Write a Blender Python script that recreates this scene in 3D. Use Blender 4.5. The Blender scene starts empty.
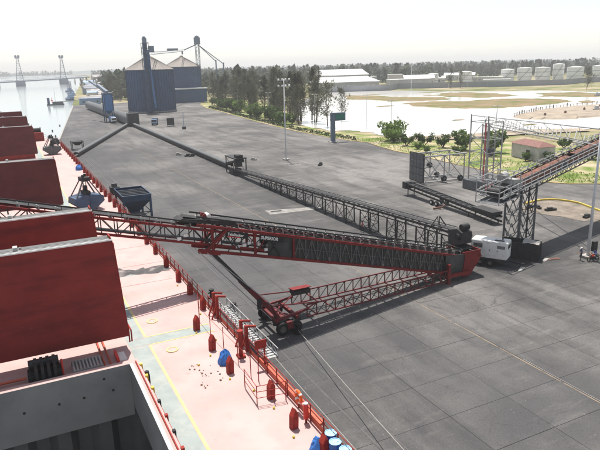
import bpy, bmesh, math, random
from mathutils import Vector, Matrix
random.seed(7)
R = math.radians
S = bpy.context.scene
COL = S.collection
# ------------------------------------------------------------------ camera
H = 25.0
PITCH, ROLL, YAW = R(15.2), R(1.4), R(26.15)
f_ = Vector((math.sin(YAW)*math.cos(PITCH), math.cos(YAW)*math.cos(PITCH), -math.sin(PITCH)))
r_ = Vector((math.cos(YAW), -math.sin(YAW), 0)); u_ = r_.cross(f_)
rr = r_*math.cos(ROLL)-u_*math.sin(ROLL); uu = u_*math.cos(ROLL)+r_*math.sin(ROLL)
cam = bpy.data.objects.new('camera', bpy.data.cameras.new('camera'))
COL.objects.link(cam)
mw = Matrix((rr, uu, -f_)).transposed().to_4x4(); mw.translation = (0, 0, H)
cam.matrix_world = mw
cam.data.sensor_width = 36; cam.data.lens = 35.4; cam.data.clip_end = 20000; cam.data.clip_start = .5
S.camera = cam
# ------------------------------------------------------------------ light
SUN_EL, SUN_AZ = R(70), math.atan2(.22, 1)
W = bpy.data.worlds.new('World'); S.world = W; W.use_nodes = True
nt = W.node_tree; bg = nt.nodes['Background']
sky = nt.nodes.new('ShaderNodeTexSky'); sky.sky_type = 'NISHITA'; sky.sun_disc = False
sky.sun_elevation = SUN_EL; sky.sun_rotation = SUN_AZ
sky.air_density = 1.0; sky.dust_density = .5; sky.ozone_density = .3
hsv = nt.nodes.new('ShaderNodeHueSaturation'); hsv.inputs['Saturation'].default_value = .4   # milky overcast-bright tropical haze
nt.links.new(sky.outputs[0], hsv.inputs['Color']); nt.links.new(hsv.outputs[0], bg.inputs[0]); bg.inputs[1].default_value = .102
sun = bpy.data.objects.new('sun', bpy.data.lights.new('sun', 'SUN')); COL.objects.link(sun)
sun.data.energy = 4.6; sun.data.angle = R(.6); sun.data.color = (1, .95, .88)
sd = Vector((math.sin(SUN_AZ)*math.cos(SUN_EL), math.cos(SUN_AZ)*math.cos(SUN_EL), math.sin(SUN_EL)))
sun.rotation_euler = sd.to_track_quat('Z', 'Y').to_euler(); sun.location = (0, 0, 90)
vs = S.view_settings; vs.view_transform = 'Standard'; vs.look = 'None'; vs.exposure = .66; vs.gamma = 1
HAZE_DENSITY = .00025

# ------------------------------------------------------------------ materials
MATS = {}
def mat(name, col, rough=.7, metal=0., var=.12, scale=1.5, bump=0., dirt=None, dirt_amt=.5, dirt_scale=.6, spec=.3, trans=0, objvar=0., dstretch=None, spots=None):
    """procedural paint / stone with mottled tone, dirt blotches and fine relief, in world space"""
    m = bpy.data.materials.new(name); m.use_nodes = True; n = m.node_tree; L = n.links.new
    b = n.nodes['Principled BSDF']; b.inputs['Roughness'].default_value = rough
    b.inputs['Metallic'].default_value = metal; b.inputs['Specular IOR Level'].default_value = spec
    g = n.nodes.new('ShaderNodeNewGeometry')
    t = n.nodes.new('ShaderNodeTexNoise'); t.inputs['Scale'].default_value = scale; t.inputs['Detail'].default_value = 6
    L(g.outputs['Position'], t.inputs['Vector'])
    hs = n.nodes.new('ShaderNodeMapRange'); hs.inputs['From Min'].default_value = .3; hs.inputs['From Max'].default_value = .7
    hs.inputs['To Min'].default_value = 1-var; hs.inputs['To Max'].default_value = 1+var
    L(t.outputs[0], hs.inputs[0])
    mul = n.nodes.new('ShaderNodeVectorMath'); mul.operation = 'SCALE'; mul.inputs[0].default_value = col
    L(hs.outputs[0], mul.inputs['Scale'])
    out = mul.outputs[0]
    if objvar:
        oi = n.nodes.new('ShaderNodeObjectInfo'); mr = n.nodes.new('ShaderNodeMapRange')
        mr.inputs['To Min'].default_value = 1-objvar; mr.inputs['To Max'].default_value = 1+objvar
        L(oi.outputs['Random'], mr.inputs[0])
        m2 = n.nodes.new('ShaderNodeVectorMath'); m2.operation = 'SCALE'; L(out, m2.inputs[0]); L(mr.outputs[0], m2.inputs['Scale']); out = m2.outputs[0]
    if dirt:
        t2 = n.nodes.new('ShaderNodeTexNoise'); t2.inputs['Scale'].default_value = dirt_scale; t2.inputs['Detail'].default_value = 8
        t2.inputs['Roughness'].default_value = .65
        if dstretch:
            mp = n.nodes.new('ShaderNodeMapping'); mp.inputs['Scale'].default_value = dstretch; L(g.outputs['Position'], mp.inputs[0]); L(mp.outputs[0], t2.inputs['Vector'])
        else: L(g.outputs['Position'], t2.inputs['Vector'])
        r2 = n.nodes.new('ShaderNodeMapRange'); r2.inputs['From Min'].default_value = .5; r2.inputs['From Max'].default_value = .72
        r2.inputs['To Max'].default_value = dirt_amt; L(t2.outputs[0], r2.inputs[0])
        mx = n.nodes.new('ShaderNodeMix'); mx.data_type = 'RGBA'; L(r2.outputs[0], mx.inputs[0]); L(out, mx.inputs[6])
        mx.inputs[7].default_value = (*dirt, 1); out = mx.outputs[2]
    if spots:
        sc_, scol, amt, lo = spots
        t3 = n.nodes.new('ShaderNodeTexNoise'); t3.inputs['Scale'].default_value = sc_; t3.inputs['Detail'].default_value = 9; t3.inputs['Roughness'].default_value = .72
        L(g.outputs['Position'], t3.inputs['Vector'])
        r3 = n.nodes.new('ShaderNodeMapRange'); r3.inputs['From Min'].default_value = lo; r3.inputs['From Max'].default_value = lo+.1; r3.inputs['To Max'].default_value = amt; L(t3.outputs[0], r3.inputs[0])
        m3 = n.nodes.new('ShaderNodeMix'); m3.data_type = 'RGBA'; L(r3.outputs[0], m3.inputs[0]); L(out, m3.inputs[6]); m3.inputs[7].default_value = (*scol, 1); out = m3.outputs[2]
    L(out, b.inputs['Base Color'])
    if bump:
        bp = n.nodes.new('ShaderNodeBump'); bp.inputs['Strength'].default_value = bump; bp.inputs['Distance'].default_value = .02
        L(t.outputs[0], bp.inputs['Height']); L(bp.outputs[0], b.inputs['Normal'])
    if trans:
        tr = n.nodes.new('ShaderNodeBsdfTranslucent'); L(out, tr.inputs[0])
        ms = n.nodes.new('ShaderNodeMixShader'); ms.inputs[0].default_value = trans
        L(b.outputs[0], ms.inputs[1]); L(tr.outputs[0], ms.inputs[2])
        L(ms.outputs[0], n.nodes['Material Output'].inputs[0])
    MATS[name] = m; return m

def concrete(name, light, dark, joints):
    m = bpy.data.materials.new(name); m.use_nodes = True; n = m.node_tree; L = n.links.new; N = n.nodes.new
    b = n.nodes['Principled BSDF']; b.inputs['Roughness'].default_value = .85; b.inputs['Specular IOR Level'].default_value = .25
    g = N('ShaderNodeNewGeometry'); pos = g.outputs['Position']
    def noise(sc, det=6, ro=.6, stretch=None):
        t = N('ShaderNodeTexNoise'); t.inputs['Scale'].default_value = sc; t.inputs['Detail'].default_value = det; t.inputs['Roughness'].default_value = ro
        if stretch:
            mp = N('ShaderNodeMapping'); mp.inputs['Scale'].default_value = stretch; mp.inputs['Rotation'].default_value = (0, 0, R(8)); L(pos, mp.inputs[0]); L(mp.outputs[0], t.inputs[0])
        else: L(pos, t.inputs[0])
        return t.outputs[0]
    def rng(x, a, b_, c=0, d=1):
        r = N('ShaderNodeMapRange'); L(x, r.inputs[0])
        for i, v in enumerate((a, b_, c, d)): r.inputs[i+1].default_value = v
        return r.outputs[0]
    def mix(fac, a, c, mode='MIX'):
        x = N('ShaderNodeMix'); x.data_type = 'RGBA'; x.blend_type = mode
        if hasattr(fac, 'links'): L(fac, x.inputs[0])
        else: x.inputs[0].default_value = fac
        for i, v in ((6, a), (7, c)):
            if hasattr(v, 'links'): L(v, x.inputs[i])
            else: x.inputs[i].default_value = (*v, 1)
        return x.outputs[2]
    def math_(op, a, c=None):
        x = N('ShaderNodeMath'); x.operation = op
        for i, v in enumerate((a, c)):
            if v is None: continue
            if hasattr(v, 'links'): L(v, x.inputs[i])
            else: x.inputs[i].default_value = v
        return x.outputs[0]
    sep = N('ShaderNodeSeparateXYZ'); L(pos, sep.inputs[0]); X, Y = sep.outputs[0], sep.outputs[1]
    c = mix(rng(noise(.03, 6, .62), .40, .60), light, dark)
    # long wheel-swept smears of coal dust, mostly along the quay
    c = mix(rng(noise(.09, 7, .65, (3.2, .55, 1)), .46, .66, 0, .72), c, (.045, .044, .044))
    c = mix(rng(noise(.42, 9, .75), .52, .68, 0, .6), c, (.05, .048, .047))
    c = mix(rng(noise(1.7, 8, .75), .58, .72, 0, .55), c, (.06, .057, .055))
    c = mix(rng(noise(.22, 6, .6, (.6, 2.5, 1)), .56, .72, 0, .38), c, (.30, .28, .26))
    # dust is thicker along the ship side and under the conveyor line
    near = math_('MULTIPLY', rng(X, 56, 24), rng(noise(.05, 5), .22, .5))
    c = mix(math_('MULTIPLY', near, .74), c, (.055, .056, .06))
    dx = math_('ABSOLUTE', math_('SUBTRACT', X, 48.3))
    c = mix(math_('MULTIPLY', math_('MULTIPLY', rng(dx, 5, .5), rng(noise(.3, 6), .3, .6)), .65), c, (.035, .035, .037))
    # coal spilled round the generator and the tower foot
    dd = N('ShaderNodeVectorMath'); dd.operation = 'DISTANCE'; L(pos, dd.inputs[0]); dd.inputs[1].default_value = (57, 51, 0)
    wob = math_('ADD', dd.outputs['Value'], math_('MULTIPLY', noise(.25, 5), 9.0))
    c = mix(math_('MULTIPLY', rng(wob, 13, 6), .8), c, (.035, .035, .038))
    c = mix(rng(noise(5.5, 9, .8), .53, .64, 0, .7), c, (.042, .040, .039))
    c = mix(rng(noise(2.6, 9, .8), .60, .68, 0, .6), c, (.30, .285, .27))
    # fine cracks
    vo = N('ShaderNodeTexVoronoi'); vo.feature = 'DISTANCE_TO_EDGE'; vo.inputs['Scale'].default_value = .16
    wv = N('ShaderNodeTexNoise'); wv.inputs['Scale'].default_value = .8; wv.inputs['Detail'].default_value = 6; L(pos, wv.inputs[0])
    av = N('ShaderNodeVectorMath'); av.operation = 'MULTIPLY_ADD'; L(wv.outputs['Color'], av.inputs[0]); av.inputs[1].default_value = (2.2, 2.2, 0); L(pos, av.inputs[2]); L(av.outputs[0], vo.inputs['Vector'])
    crk = math_('MULTIPLY', rng(vo.outputs['Distance'], .008, .0), rng(noise(.12, 3), .5, .6))
    c = mix(math_('MULTIPLY', crk, .7), c, (.04, .038, .037))
    fine = rng(noise(9, 5, .8), .3, .7, .70, 1.28)
    sc = N('ShaderNodeVectorMath'); sc.operation = 'SCALE'; L(c, sc.inputs[0]); L(fine, sc.inputs['Scale']); c = sc.outputs[0]
    oi = N('ShaderNodeObjectInfo'); sc2 = N('ShaderNodeVectorMath'); sc2.operation = 'SCALE'; L(c, sc2.inputs[0]); L(rng(oi.outputs['Random'], 0, 1, .94, 1.06), sc2.inputs['Scale'])
    if not joints: c = sc2.outputs[0]
    if joints:
        # distant slab joints, too fine to model
        for ax, off, per in ((X, 15.0, 5.57), (Y, 18.0, 4.5)):
            fr = math_('FRACT', math_('DIVIDE', math_('SUBTRACT', ax, off), per))
            ln = math_('LESS_THAN', math_('ABSOLUTE', math_('SUBTRACT', fr, .5)), .494)
            ln = math_('SUBTRACT', 1.0, ln)
            c = mix(math_('MULTIPLY', ln, .35), c, (.06, .06, .06))
    L(c, b.inputs['Base Color'])
    bp = N('ShaderNodeBump'); bp.inputs['Strength'].default_value = .25; bp.inputs['Distance'].default_value = .01
    L(noise(6, 6), bp.inputs['Height']); L(bp.outputs[0], b.inputs['Normal'])
    MATS[name] = m; return m

def water(name, col, rough, scale, strength):
    m = bpy.data.materials.new(name); m.use_nodes = True; n = m.node_tree; L = n.links.new
    b = n.nodes['Principled BSDF']; b.inputs['Base Color'].default_value = (*col, 1)
    b.inputs['Roughness'].default_value = rough; b.inputs['IOR'].default_value = 1.33; b.inputs['Specular IOR Level'].default_value = .5
    g = n.nodes.new('ShaderNodeNewGeometry'); t = n.nodes.new('ShaderNodeTexNoise'); t.inputs['Scale'].default_value = scale; t.inputs['Detail'].default_value = 4
    L(g.outputs['Position'], t.inputs[0])
    bp = n.nodes.new('ShaderNodeBump'); bp.inputs['Strength'].default_value = strength; bp.inputs['Distance'].default_value = .1
    L(t.outputs[0], bp.inputs['Height']); L(bp.outputs[0], b.inputs['Normal'])
    MATS[name] = m; return m

def ground_mat(name, cols, scale):
    m = bpy.data.materials.new(name); m.use_nodes = True; n = m.node_tree; L = n.links.new
    b = n.nodes['Principled BSDF']; b.inputs['Roughness'].default_value = .95; b.inputs['Specular IOR Level'].default_value = .1
    g = n.nodes.new('ShaderNodeNewGeometry'); t = n.nodes.new('ShaderNodeTexNoise'); t.inputs['Scale'].default_value = scale; t.inputs['Detail'].default_value = 9; t.inputs['Roughness'].default_value = .65
    L(g.outputs['Position'], t.inputs[0])
    cr = n.nodes.new('ShaderNodeValToRGB'); L(t.outputs[0], cr.inputs[0])
    e = cr.color_ramp.elements
    while len(e) < len(cols): e.new(.5)
    for i, c in enumerate(cols): e[i].position = .3+.4*i/(len(cols)-1); e[i].color = (*c, 1)
    L(cr.outputs[0], b.inputs['Base Color'])
    bp = n.nodes.new('ShaderNodeBump'); bp.inputs['Strength'].default_value = .5; bp.inputs['Distance'].default_value = .15
    L(t.outputs[0], bp.inputs['Height']); L(bp.outputs[0], b.inputs['Normal'])
    MATS[name] = m; return m

concrete('apron', (.185, .175, .166), (.078, .075, .073), True)
concrete('slab', (.185, .175, .166), (.078, .075, .073), False)
water('harbour_water', (.30, .33, .34), .12, .25, .25)
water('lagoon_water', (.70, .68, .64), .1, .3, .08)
ground_mat('terrain', [(.07, .085, .03), (.13, .15, .05), (.30, .25, .16), (.42, .36, .27)], .03)
ground_mat('mudflat', [(.08, .10, .03), (.15, .145, .055), (.23, .165, .10), (.28, .21, .14)], .07)
ground_mat('sand', [(.22, .18, .14), (.31, .26, .205), (.39, .33, .265)], .2)
ground_mat('soil', [(.12, .105, .09), (.20, .17, .14), (.29, .245, .2)], .5)
ground_mat('verge', [(.08, .12, .025), (.14, .19, .045), (.34, .29, .18), (.46, .38, .27)], .11)
mat('hatch_red', (.205, .030, .027), .6, spec=.12, var=.13, scale=.8, dirt=(.085, .018, .018), dirt_amt=.75, dirt_scale=.55, bump=.2, dstretch=(.45, 1, 2.6), spots=(2.2, (.20, .085, .055), .7, .63))
mat('hatch_maroon', (.13, .032, .032), .65, spec=.12, var=.13, scale=.8, dirt=(.06, .02, .02), dirt_amt=.7, dirt_scale=.4, dstretch=(.5, 1, 2), spots=(1.5, (.17, .09, .07), .6, .63))
mat('ship_red', (.27, .032, .024), .6, spec=.15, var=.15, scale=3, dirt=(.10, .022, .02), dirt_amt=.7, dirt_scale=1.2, spots=(5, (.12, .05, .035), .8, .6))
mat('deck_pink', (.49, .325, .305), .75, var=.10, scale=.7, dirt=(.38, .245, .225), dirt_amt=.8, dirt_scale=.35, bump=.1, spots=(1.6, (.30, .16, .13), .8, .63))
mat('deck_grey', (.27, .305, .295), .75, var=.10, scale=1.2, dirt=(.40, .40, .36), dirt_amt=.6, dirt_scale=.8, spots=(3, (.2, .2, .18), .6, .6))
mat('deck_yellow', (.55, .44, .20), .7, var=.15, scale=4, dirt=(.55, .42, .3), dirt_amt=.6, dirt_scale=3)
mat('fishplate', (.48, .10, .055), .6, var=.2, scale=2, dirt=(.35, .07, .05), dirt_amt=.6)
mat('steel_grey', (.33, .33, .32), .6, var=.15, scale=2, dirt=(.16, .13, .11), dirt_amt=.5)
mat('rubber_strip', (.11, .112, .112), .7, var=.15, scale=2, dirt=(.12, .11, .1), dirt_amt=.6)
mat('white_paint', (.72, .72, .70), .5, var=.08, scale=2, dirt=(.42, .40, .37), dirt_amt=.5, dirt_scale=1.2)
mat('hold_grey', (.21, .207, .203), .7, var=.10, scale=.5, dirt=(.13, .13, .13), dirt_amt=.6, dirt_scale=.35)
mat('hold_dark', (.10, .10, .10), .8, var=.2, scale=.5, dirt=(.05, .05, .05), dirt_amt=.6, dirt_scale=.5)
mat('black', (.02, .02, .021), .7, var=.3, scale=3)
mat('belt', (.03, .03, .032), .75, var=.3, scale=2, dirt=(.07, .07, .07), dirt_amt=.5)
mat('dark_steel', (.036, .036, .037), .6, var=.25, scale=2, dirt=(.08, .062, .052), dirt_amt=.5, dirt_scale=1.5, spec=.2)
mat('dusty_steel', (.10, .105, .11), .65, var=.2, scale=2, dirt=(.05, .05, .05), dirt_amt=.6, dirt_scale=1)
mat('mesh_panel', (.045, .046, .044), .6, var=.35, scale=1.3, dirt=(.10, .10, .10), dirt_amt=.6, dirt_scale=.9)
mat('brace_grey', (.13, .12, .115), .65, var=.25, scale=2, dirt=(.06, .045, .04), dirt_amt=.7, dirt_scale=1.5)
mat('stacker_red', (.19, .022, .022), .6, spec=.15, var=.2, scale=2, dirt=(.045, .025, .025), dirt_amt=.85, dirt_scale=1.0, spots=(4, (.035, .03, .03), .85, .56))
mat('carriage_red', (.15, .022, .024), .6, spec=.25, var=.2, scale=2, dirt=(.035, .025, .025), dirt_amt=.85, dirt_scale=1.0)
mat('bright_red', (.60, .045, .03), .45, var=.1, scale=2)
mat('galvanised', (.34, .345, .345), .5, metal=.2, var=.12, scale=2, dirt=(.28, .25, .22), dirt_amt=.4)
mat('pole_paint', (.60, .62, .64), .5, var=.08, scale=1)
mat('blue_steel', (.06, .095, .16), .6, spec=.15, var=.2, scale=1.2, dirt=(.10, .10, .105), dirt_amt=.8, dirt_scale=.7, spots=(3, (.11, .07, .05), .6, .62))
mat('silo_blue', (.055, .095, .175), .6, spec=.15, var=.12, scale=.3, dirt=(.035, .06, .11), dirt_amt=.6, dirt_scale=.12)
mat('silo_roof', (.25, .225, .205), .65, spec=.15, var=.12, scale=.3, dirt=(.30, .26, .23), dirt_amt=.5, dirt_scale=.2)
mat('elevator_blue', (.085, .185, .37), .6, var=.15, scale=.6)
mat('light_blue', (.24, .33, .46), .55, var=.15, scale=.4)
mat('drum_blue', (.03, .11, .35), .4, var=.15, scale=4)
mat('drum_lid', (.30, .55, .78), .45, var=.15, scale=6)
mat('orange_cover', (.19, .088, .064), .7, spec=.15, var=.25, scale=1.5, dirt=(.09, .07, .062), dirt_amt=.9, dirt_scale=1, spots=(2.5, (.07, .06, .055), .8, .56))
mat('orange', (.75, .12, .02), .5, var=.1)
mat('tyre', (.02, .02, .02), .85, var=.2)
mat('rim', (.13, .125, .12), .5, var=.2)
mat('hut_wall', (.50, .485, .46), .85, var=.1, scale=1, dirt=(.32, .3, .27), dirt_amt=.5)
mat('hut_roof', (.20, .10, .085), .8, var=.2, scale=2)
mat('window_dark', (.03, .035, .04), .2, var=.1, spec=.5)
mat('ware_white', (.75, .75, .73), .5, var=.06, scale=.1, dirt=(.5, .48, .44), dirt_amt=.4, dirt_scale=.05)
mat('ware_wall', (.42, .42, .41), .7, var=.1, scale=.1)
mat('tank_white', (.80, .80, .78), .5, var=.06, scale=.1, dirt=(.42, .40, .36), dirt_amt=.4, dirt_scale=.08)
mat('boundary', (.26, .27, .29), .8, var=.15, scale=.08)
mat('ocre_kerb', (.50, .36, .16), .8, var=.2, scale=.5, dirt=(.3, .27, .22), dirt_amt=.7, dirt_scale=.3)
mat('yellow_paint', (.62, .45, .06), .6, var=.15, scale=2, dirt=(.4, .33, .2), dirt_amt=.5, dirt_scale=2)
mat('line_yellow', (.20, .155, .11), .85, var=.3, scale=1.2, dirt=(.15, .143, .138), dirt_amt=1.0, dirt_scale=.35)
mat('white_line', (.22, .21, .20), .8, var=.3, scale=1.2, dirt=(.2, .19, .18), dirt_amt=.9, dirt_scale=.5)
mat('pale_patch', (.33, .315, .295), .85, var=.2, scale=.8, dirt=(.2, .19, .18), dirt_amt=.8, dirt_scale=.5)
mat('sign_grey', (.11, .15, .20), .6, var=.1)
mat('sign_green', (.03, .17, .13), .5, var=.15)
mat('bark', (.09, .07, .055), .9, var=.25, scale=3)
mat('needle', (.108, .11, .074), .85, var=.35, scale=.35, trans=.25, objvar=.35, spec=.1)
mat('leaf', (.075, .12, .03), .7, var=.35, scale=.8, trans=.3, objvar=.3)
mat('leaf_bright', (.15, .23, .045), .7, var=.35, scale=.8, trans=.3, objvar=.25)
mat('far_leaf', (.055, .07, .035), .9, var=.4, scale=.02)
mat('hedge', (.035, .055, .018), .9, var=.4, scale=.5)
mat('grass_blade', (.19, .27, .06), .8, var=.4, scale=.3, trans=.5)
mat('rope', (.30, .29, .27), .9, var=.15, scale=4)
mat('rail_steel', (.09, .085, .085), .5, metal=.4, var=.2)
mat('cloth_navy', (.03, .045, .11), .9); mat('cloth_blue', (.07, .12, .28), .9)
mat('cloth_red', (.50, .12, .12), .9); mat('trousers', (.04, .04, .045), .9); mat('skin', (.30, .17, .11), .6)
mat('cap_white', (.75, .75, .73), .8); mat('hair', (.015, .012, .01), .7)
mat('tan_tarp', (.55, .38, .22), .8)
mat('tarp_blue', (.04, .17, .50), .6, var=.3, scale=3)
mat('wood', (.16, .11, .08), .9, var=.3)
mat('grey_hill', (.10, .13, .13), .9, var=.2, scale=.005)  # plain grey base tone of the skyline hills, slightly mottled
mat('house_pale', (.50, .48, .46), .8, var=.15, scale=.1, objvar=.3)
mat('house_roof', (.30, .28, .27), .8, var=.2, scale=.2, objvar=.4)
mat('far_steel', (.16, .19, .24), .6, var=.1, scale=.05)

# ------------------------------------------------------------------ builders
class MB:
    def __init__(s): s.v = []; s.f = []; s.M = Matrix.Identity(4)
    def add(s, vs, fs):
        o = len(s.v); s.v += [s.M @ Vector(v) for v in vs]; s.f += [tuple(i+o for i in f) for f in fs]; return s
    def box(s, x0, x1, y0, y1, z0, z1):
        return s.add([(x, y, z) for z in (z0, z1) for y in (y0, y1) for x in (x0, x1)],
                     [(0, 2, 3, 1), (4, 5, 7, 6), (0, 1, 5, 4), (2, 6, 7, 3), (0, 4, 6, 2), (1, 3, 7, 5)])
    def bar(s, p, q, w, h=None, up=(0, 0, 1)):
        h = h or w; p = Vector(p); q = Vector(q); d = (q-p).normalized(); up = Vector(up)
        if abs(d.dot(up)) > .98: up = Vector((0, 1, 0)) if abs(d.y) < .9 else Vector((1, 0, 0))
        a = d.cross(up).normalized(); b = a.cross(d)
        c = [(-w/2, -h/2), (w/2, -h/2), (w/2, h/2), (-w/2, h/2)]
        vs = [p+a*x+b*y for x, y in c]+[q+a*x+b*y for x, y in c]
        return s.add(vs, [(3, 2, 1, 0), (4, 5, 6, 7)]+[(i, (i+1) % 4, (i+1) % 4+4, i+4) for i in range(4)])
    def tube(s, p, q, r0, r1=None, n=8, cap=True):
        r1 = r0 if r1 is None else r1
        p = Vector(p); q = Vector(q); d = (q-p).normalized(); up = Vector((0, 0, 1)) if abs(d.z) < .95 else Vector((1, 0, 0))
        a = d.cross(up).normalized(); b = a.cross(d)
        vs = []
        for c, r in ((p, r0), (q, r1)):
            for i in range(n):
                t = 2*math.pi*i/n; vs.append(c+a*(r*math.cos(t))+b*(r*math.sin(t)))
        fs = [(i, (i+1) % n, (i+1) % n+n, i+n) for i in range(n)]
        if cap: fs += [tuple(range(n))[::-1], tuple(range(n, 2*n))]
        return s.add(vs, fs)
    def lathe(s, prof, n=32, c=(0, 0, 0)):
        vs = [(c[0]+r*math.cos(2*math.pi*i/n), c[1]+r*math.sin(2*math.pi*i/n), c[2]+z) for r, z in prof for i in range(n)]
        fs = [(k*n+i, k*n+(i+1) % n, (k+1)*n+(i+1) % n, (k+1)*n+i) for k in range(len(prof)-1) for i in range(n)]
        return s.add(vs, fs)
    def prism(s, poly, z0, z1):
        n = len(poly)
        return s.add([(x, y, z0) for x, y in poly]+[(x, y, z1) for x, y in poly],
                     [tuple(range(n))[::-1], tuple(range(n, 2*n))]+[(i, (i+1) % n, (i+1) % n+n, i+n) for i in range(n)])
    def path(s, pts, r, n=6):
        for a, b in zip(pts[:-1], pts[1:]): s.tube(a, b, r, n=n)
        return s
    def mesh(s, name, m, off=Vector(), smooth=False):
        me = bpy.data.meshes.new(name); me.from_pydata([v-off for v in s.v], [], s.f); me.update()
        me.materials.append(MATS[m])
        if smooth:
            for p in me.polygons: p.use_smooth = True
        return me
    def build(s, name, m, parent=None, smooth=False, recalc=False):
        off = parent_loc(parent) if parent else Vector()
        me = s.mesh(name, m, off, smooth)
        if recalc:
            b = bmesh.new(); b.from_mesh(me); bmesh.ops.recalc_face_normals(b, faces=b.faces); b.to_mesh(me); b.free()
        o = bpy.data.objects.new(name, me); COL.objects.link(o)
        if parent: o.parent = parent
        return o
def parent_loc(o):
    v = Vector(o.location)
    while o.parent: o = o.parent; v = v+Vector(o.location)
    return v
def tag(o, label=None, cat=None, group=None, kind=None):
    for k, v in (('label', label), ('category', cat), ('group', group), ('kind', kind)):
        if v: o[k] = v
    return o
def thing(name, loc, label, cat, group=None):
    o = bpy.data.objects.new(name, None); COL.objects.link(o); o.location = loc; o.empty_display_size = .5
    return tag(o, label, cat, group)
def inst(name, me, loc, parent=None, rz=0, sc=1):
    o = bpy.data.objects.new(name, me); COL.objects.link(o)
    if parent: o.parent = parent; o.location = Vector(loc)-parent_loc(parent)
    else: o.location = loc
    o.rotation_euler = (0, 0, rz); o.scale = (sc, sc, sc) if not isinstance(sc, tuple) else sc
    return o
def copy_tree(o, parent=None):
    c = o.copy(); COL.objects.link(c); c.parent = parent
    for ch in list(o.children): copy_tree(ch, c)
    return c
def loft(mb, rings, closed=True, caps=True):
    n = len(rings[0]); vs = [p for r in rings for p in r]; fs = []
    for k in range(len(rings)-1):
        for i in range(n if closed else n-1): fs.append((k*n+i, k*n+(i+1) % n, (k+1)*n+(i+1) % n, (k+1)*n+i))
    if caps: fs += [tuple(range(n))[::-1], tuple(range((len(rings)-1)*n, len(rings)*n))]
    mb.add(vs, fs); return mb
def poly_sheet(name, pts, z, m, kind='structure', z_edge=None, parent=None):
    mb = MB(); mb.add([(x, y, z) for x, y in pts], [tuple(range(len(pts)))])
    me = mb.mesh(name, m, parent_loc(parent) if parent else Vector())
    b = bmesh.new(); b.from_mesh(me); bmesh.ops.triangulate(b, faces=b.faces); bmesh.ops.recalc_face_normals(b, faces=b.faces)
    if b.faces and sum(f.normal.z for f in b.faces) < 0: bmesh.ops.reverse_faces(b, faces=b.faces)
    b.to_mesh(me); b.free()
    o = bpy.data.objects.new(name, me); COL.objects.link(o)
    if parent: o.parent = parent
    elif kind: o['kind'] = kind
    return o
def jag(poly, amp, n=6, seed=1):
    rnd = random.Random(seed); out = []
    for i, p in enumerate(poly):
        q = poly[(i+1) % len(poly)]; L = math.dist(p, q)
        for k in range(n):
            t = k/n; a = min(amp, L*.15)
            out.append((p[0]+(q[0]-p[0])*t+(rnd.uniform(-a, a) if k else 0), p[1]+(q[1]-p[1])*t+(rnd.uniform(-a, a) if k else 0)))
    return out
def mound(name, poly, h, m, z0=-.34, label=None, cat=None):
    """low land with a sloping shore"""
    cx = sum(p[0] for p in poly)/len(poly); cy = sum(p[1] for p in poly)/len(poly)
    mb = MB(); rings = [(1.0, z0), (.93, z0+h*.6), (.7, z0+h), (.3, z0+h*1.1)]
    loft(mb, [[(cx+(x-cx)*k, cy+(y-cy)*k, z) for x, y in poly] for k, z in rings], caps=False)
    n = len(poly); mb.f.append(tuple(range(3*n, 4*n)))
    o = mb.build(name, m, recalc=True); o['kind'] = 'structure'; return o
def lerp(a, b, t): return Vector(a)*(1-t)+Vector(b)*t

# ================================================================== SETTING
BANK = [(15, -120), (15, 222), (18.8, 248.7), (43.3, 438.4), (47, 474), (58, 560), (66, 640), (90, 826), (150, 1290), (260, 2100), (380, 3000)]
poly_sheet('ground', BANK+[(380, 4800), (4800, 4800), (4800, -1200), (15, -1200)], -.42, 'terrain')
o = poly_sheet('harbour_water', [(-4800, -1200), (60, -1200), (600, 4800), (-4800, 4800)], -2.6, 'harbour_water')
mb = MB()   # quay wall face along the bank
for a, b in zip(BANK[:-1], BANK[1:]):
    mb.add([(a[0], a[1], -4), (b[0], b[1], -4), (b[0], b[1], -.425), (a[0], a[1], -.425)], [(0, 1, 2, 3)])
mb.build('quay_wall', 'pale_patch')['kind'] = 'structure'
KERB = [(125.1, 409.3), (115.5, 365.7), (112.2, 325.8), (108.0, 286.3), (104.5, 251.5), (102.4, 225.2), (101.5, 204.7), (102.1, 182.2), (103.2, 169.2),
        (105.3, 162.7), (103.2, 153.8), (101.1, 141.8), (101.1, 130.0), (100.0, 116.4), (99.5, 105.1), (98.2, 94.4), (99.2, 87.0), (102.5, 82.3), (109.0, 78.0), (170, 62)]
APRON = [(15.2, -120), (15.2, 222), (19, 248.7), (43.5, 438.4), (47, 470), (75, 470), (140, 500), (136, 440)]+KERB+[(260, 40), (260, -120)]
apron = MB()
poly_sheet('apron_pavement', APRON, -.03, 'apron')
apron_edge = MB()
for a, b in zip(APRON[:6], APRON[1:6]): apron_edge.bar((a[0]-.1, a[1], -.25), (b[0]-.1, b[1], -.25), .5, .5)
apron_edge.build('quay_coping', 'pale_patch')['kind'] = 'structure'
ap = bpy.data.objects['apron_pavement']
# concrete slabs with open joints, a piece each
mb = MB(); hx, hy = 5.57/2-.012, 4.5/2-.012
mb.box(-hx, hx, -hy, hy, -.2, 0)
me = mb.mesh('concrete_slab', 'slab'); b = bmesh.new(); b.from_mesh(me)
bmesh.ops.bevel(b, geom=[e for e in b.edges if all(v.co.z > -.01 for v in e.verts)], offset=.01, segments=1, affect='EDGES'); b.to_mesh(me); b.free()
rnd = random.Random(3)
for i in range(9):
    for j in range(30):
        s = inst('concrete_slab', me, (15.0+5.57*(i+.5)+.15*(i == 0), 15.75+4.5*(j+.5), rnd.uniform(-.006, .006)), ap)
        s.rotation_euler = (rnd.uniform(-.0008, .0008), rnd.uniform(-.0008, .0008), 0)
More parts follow.
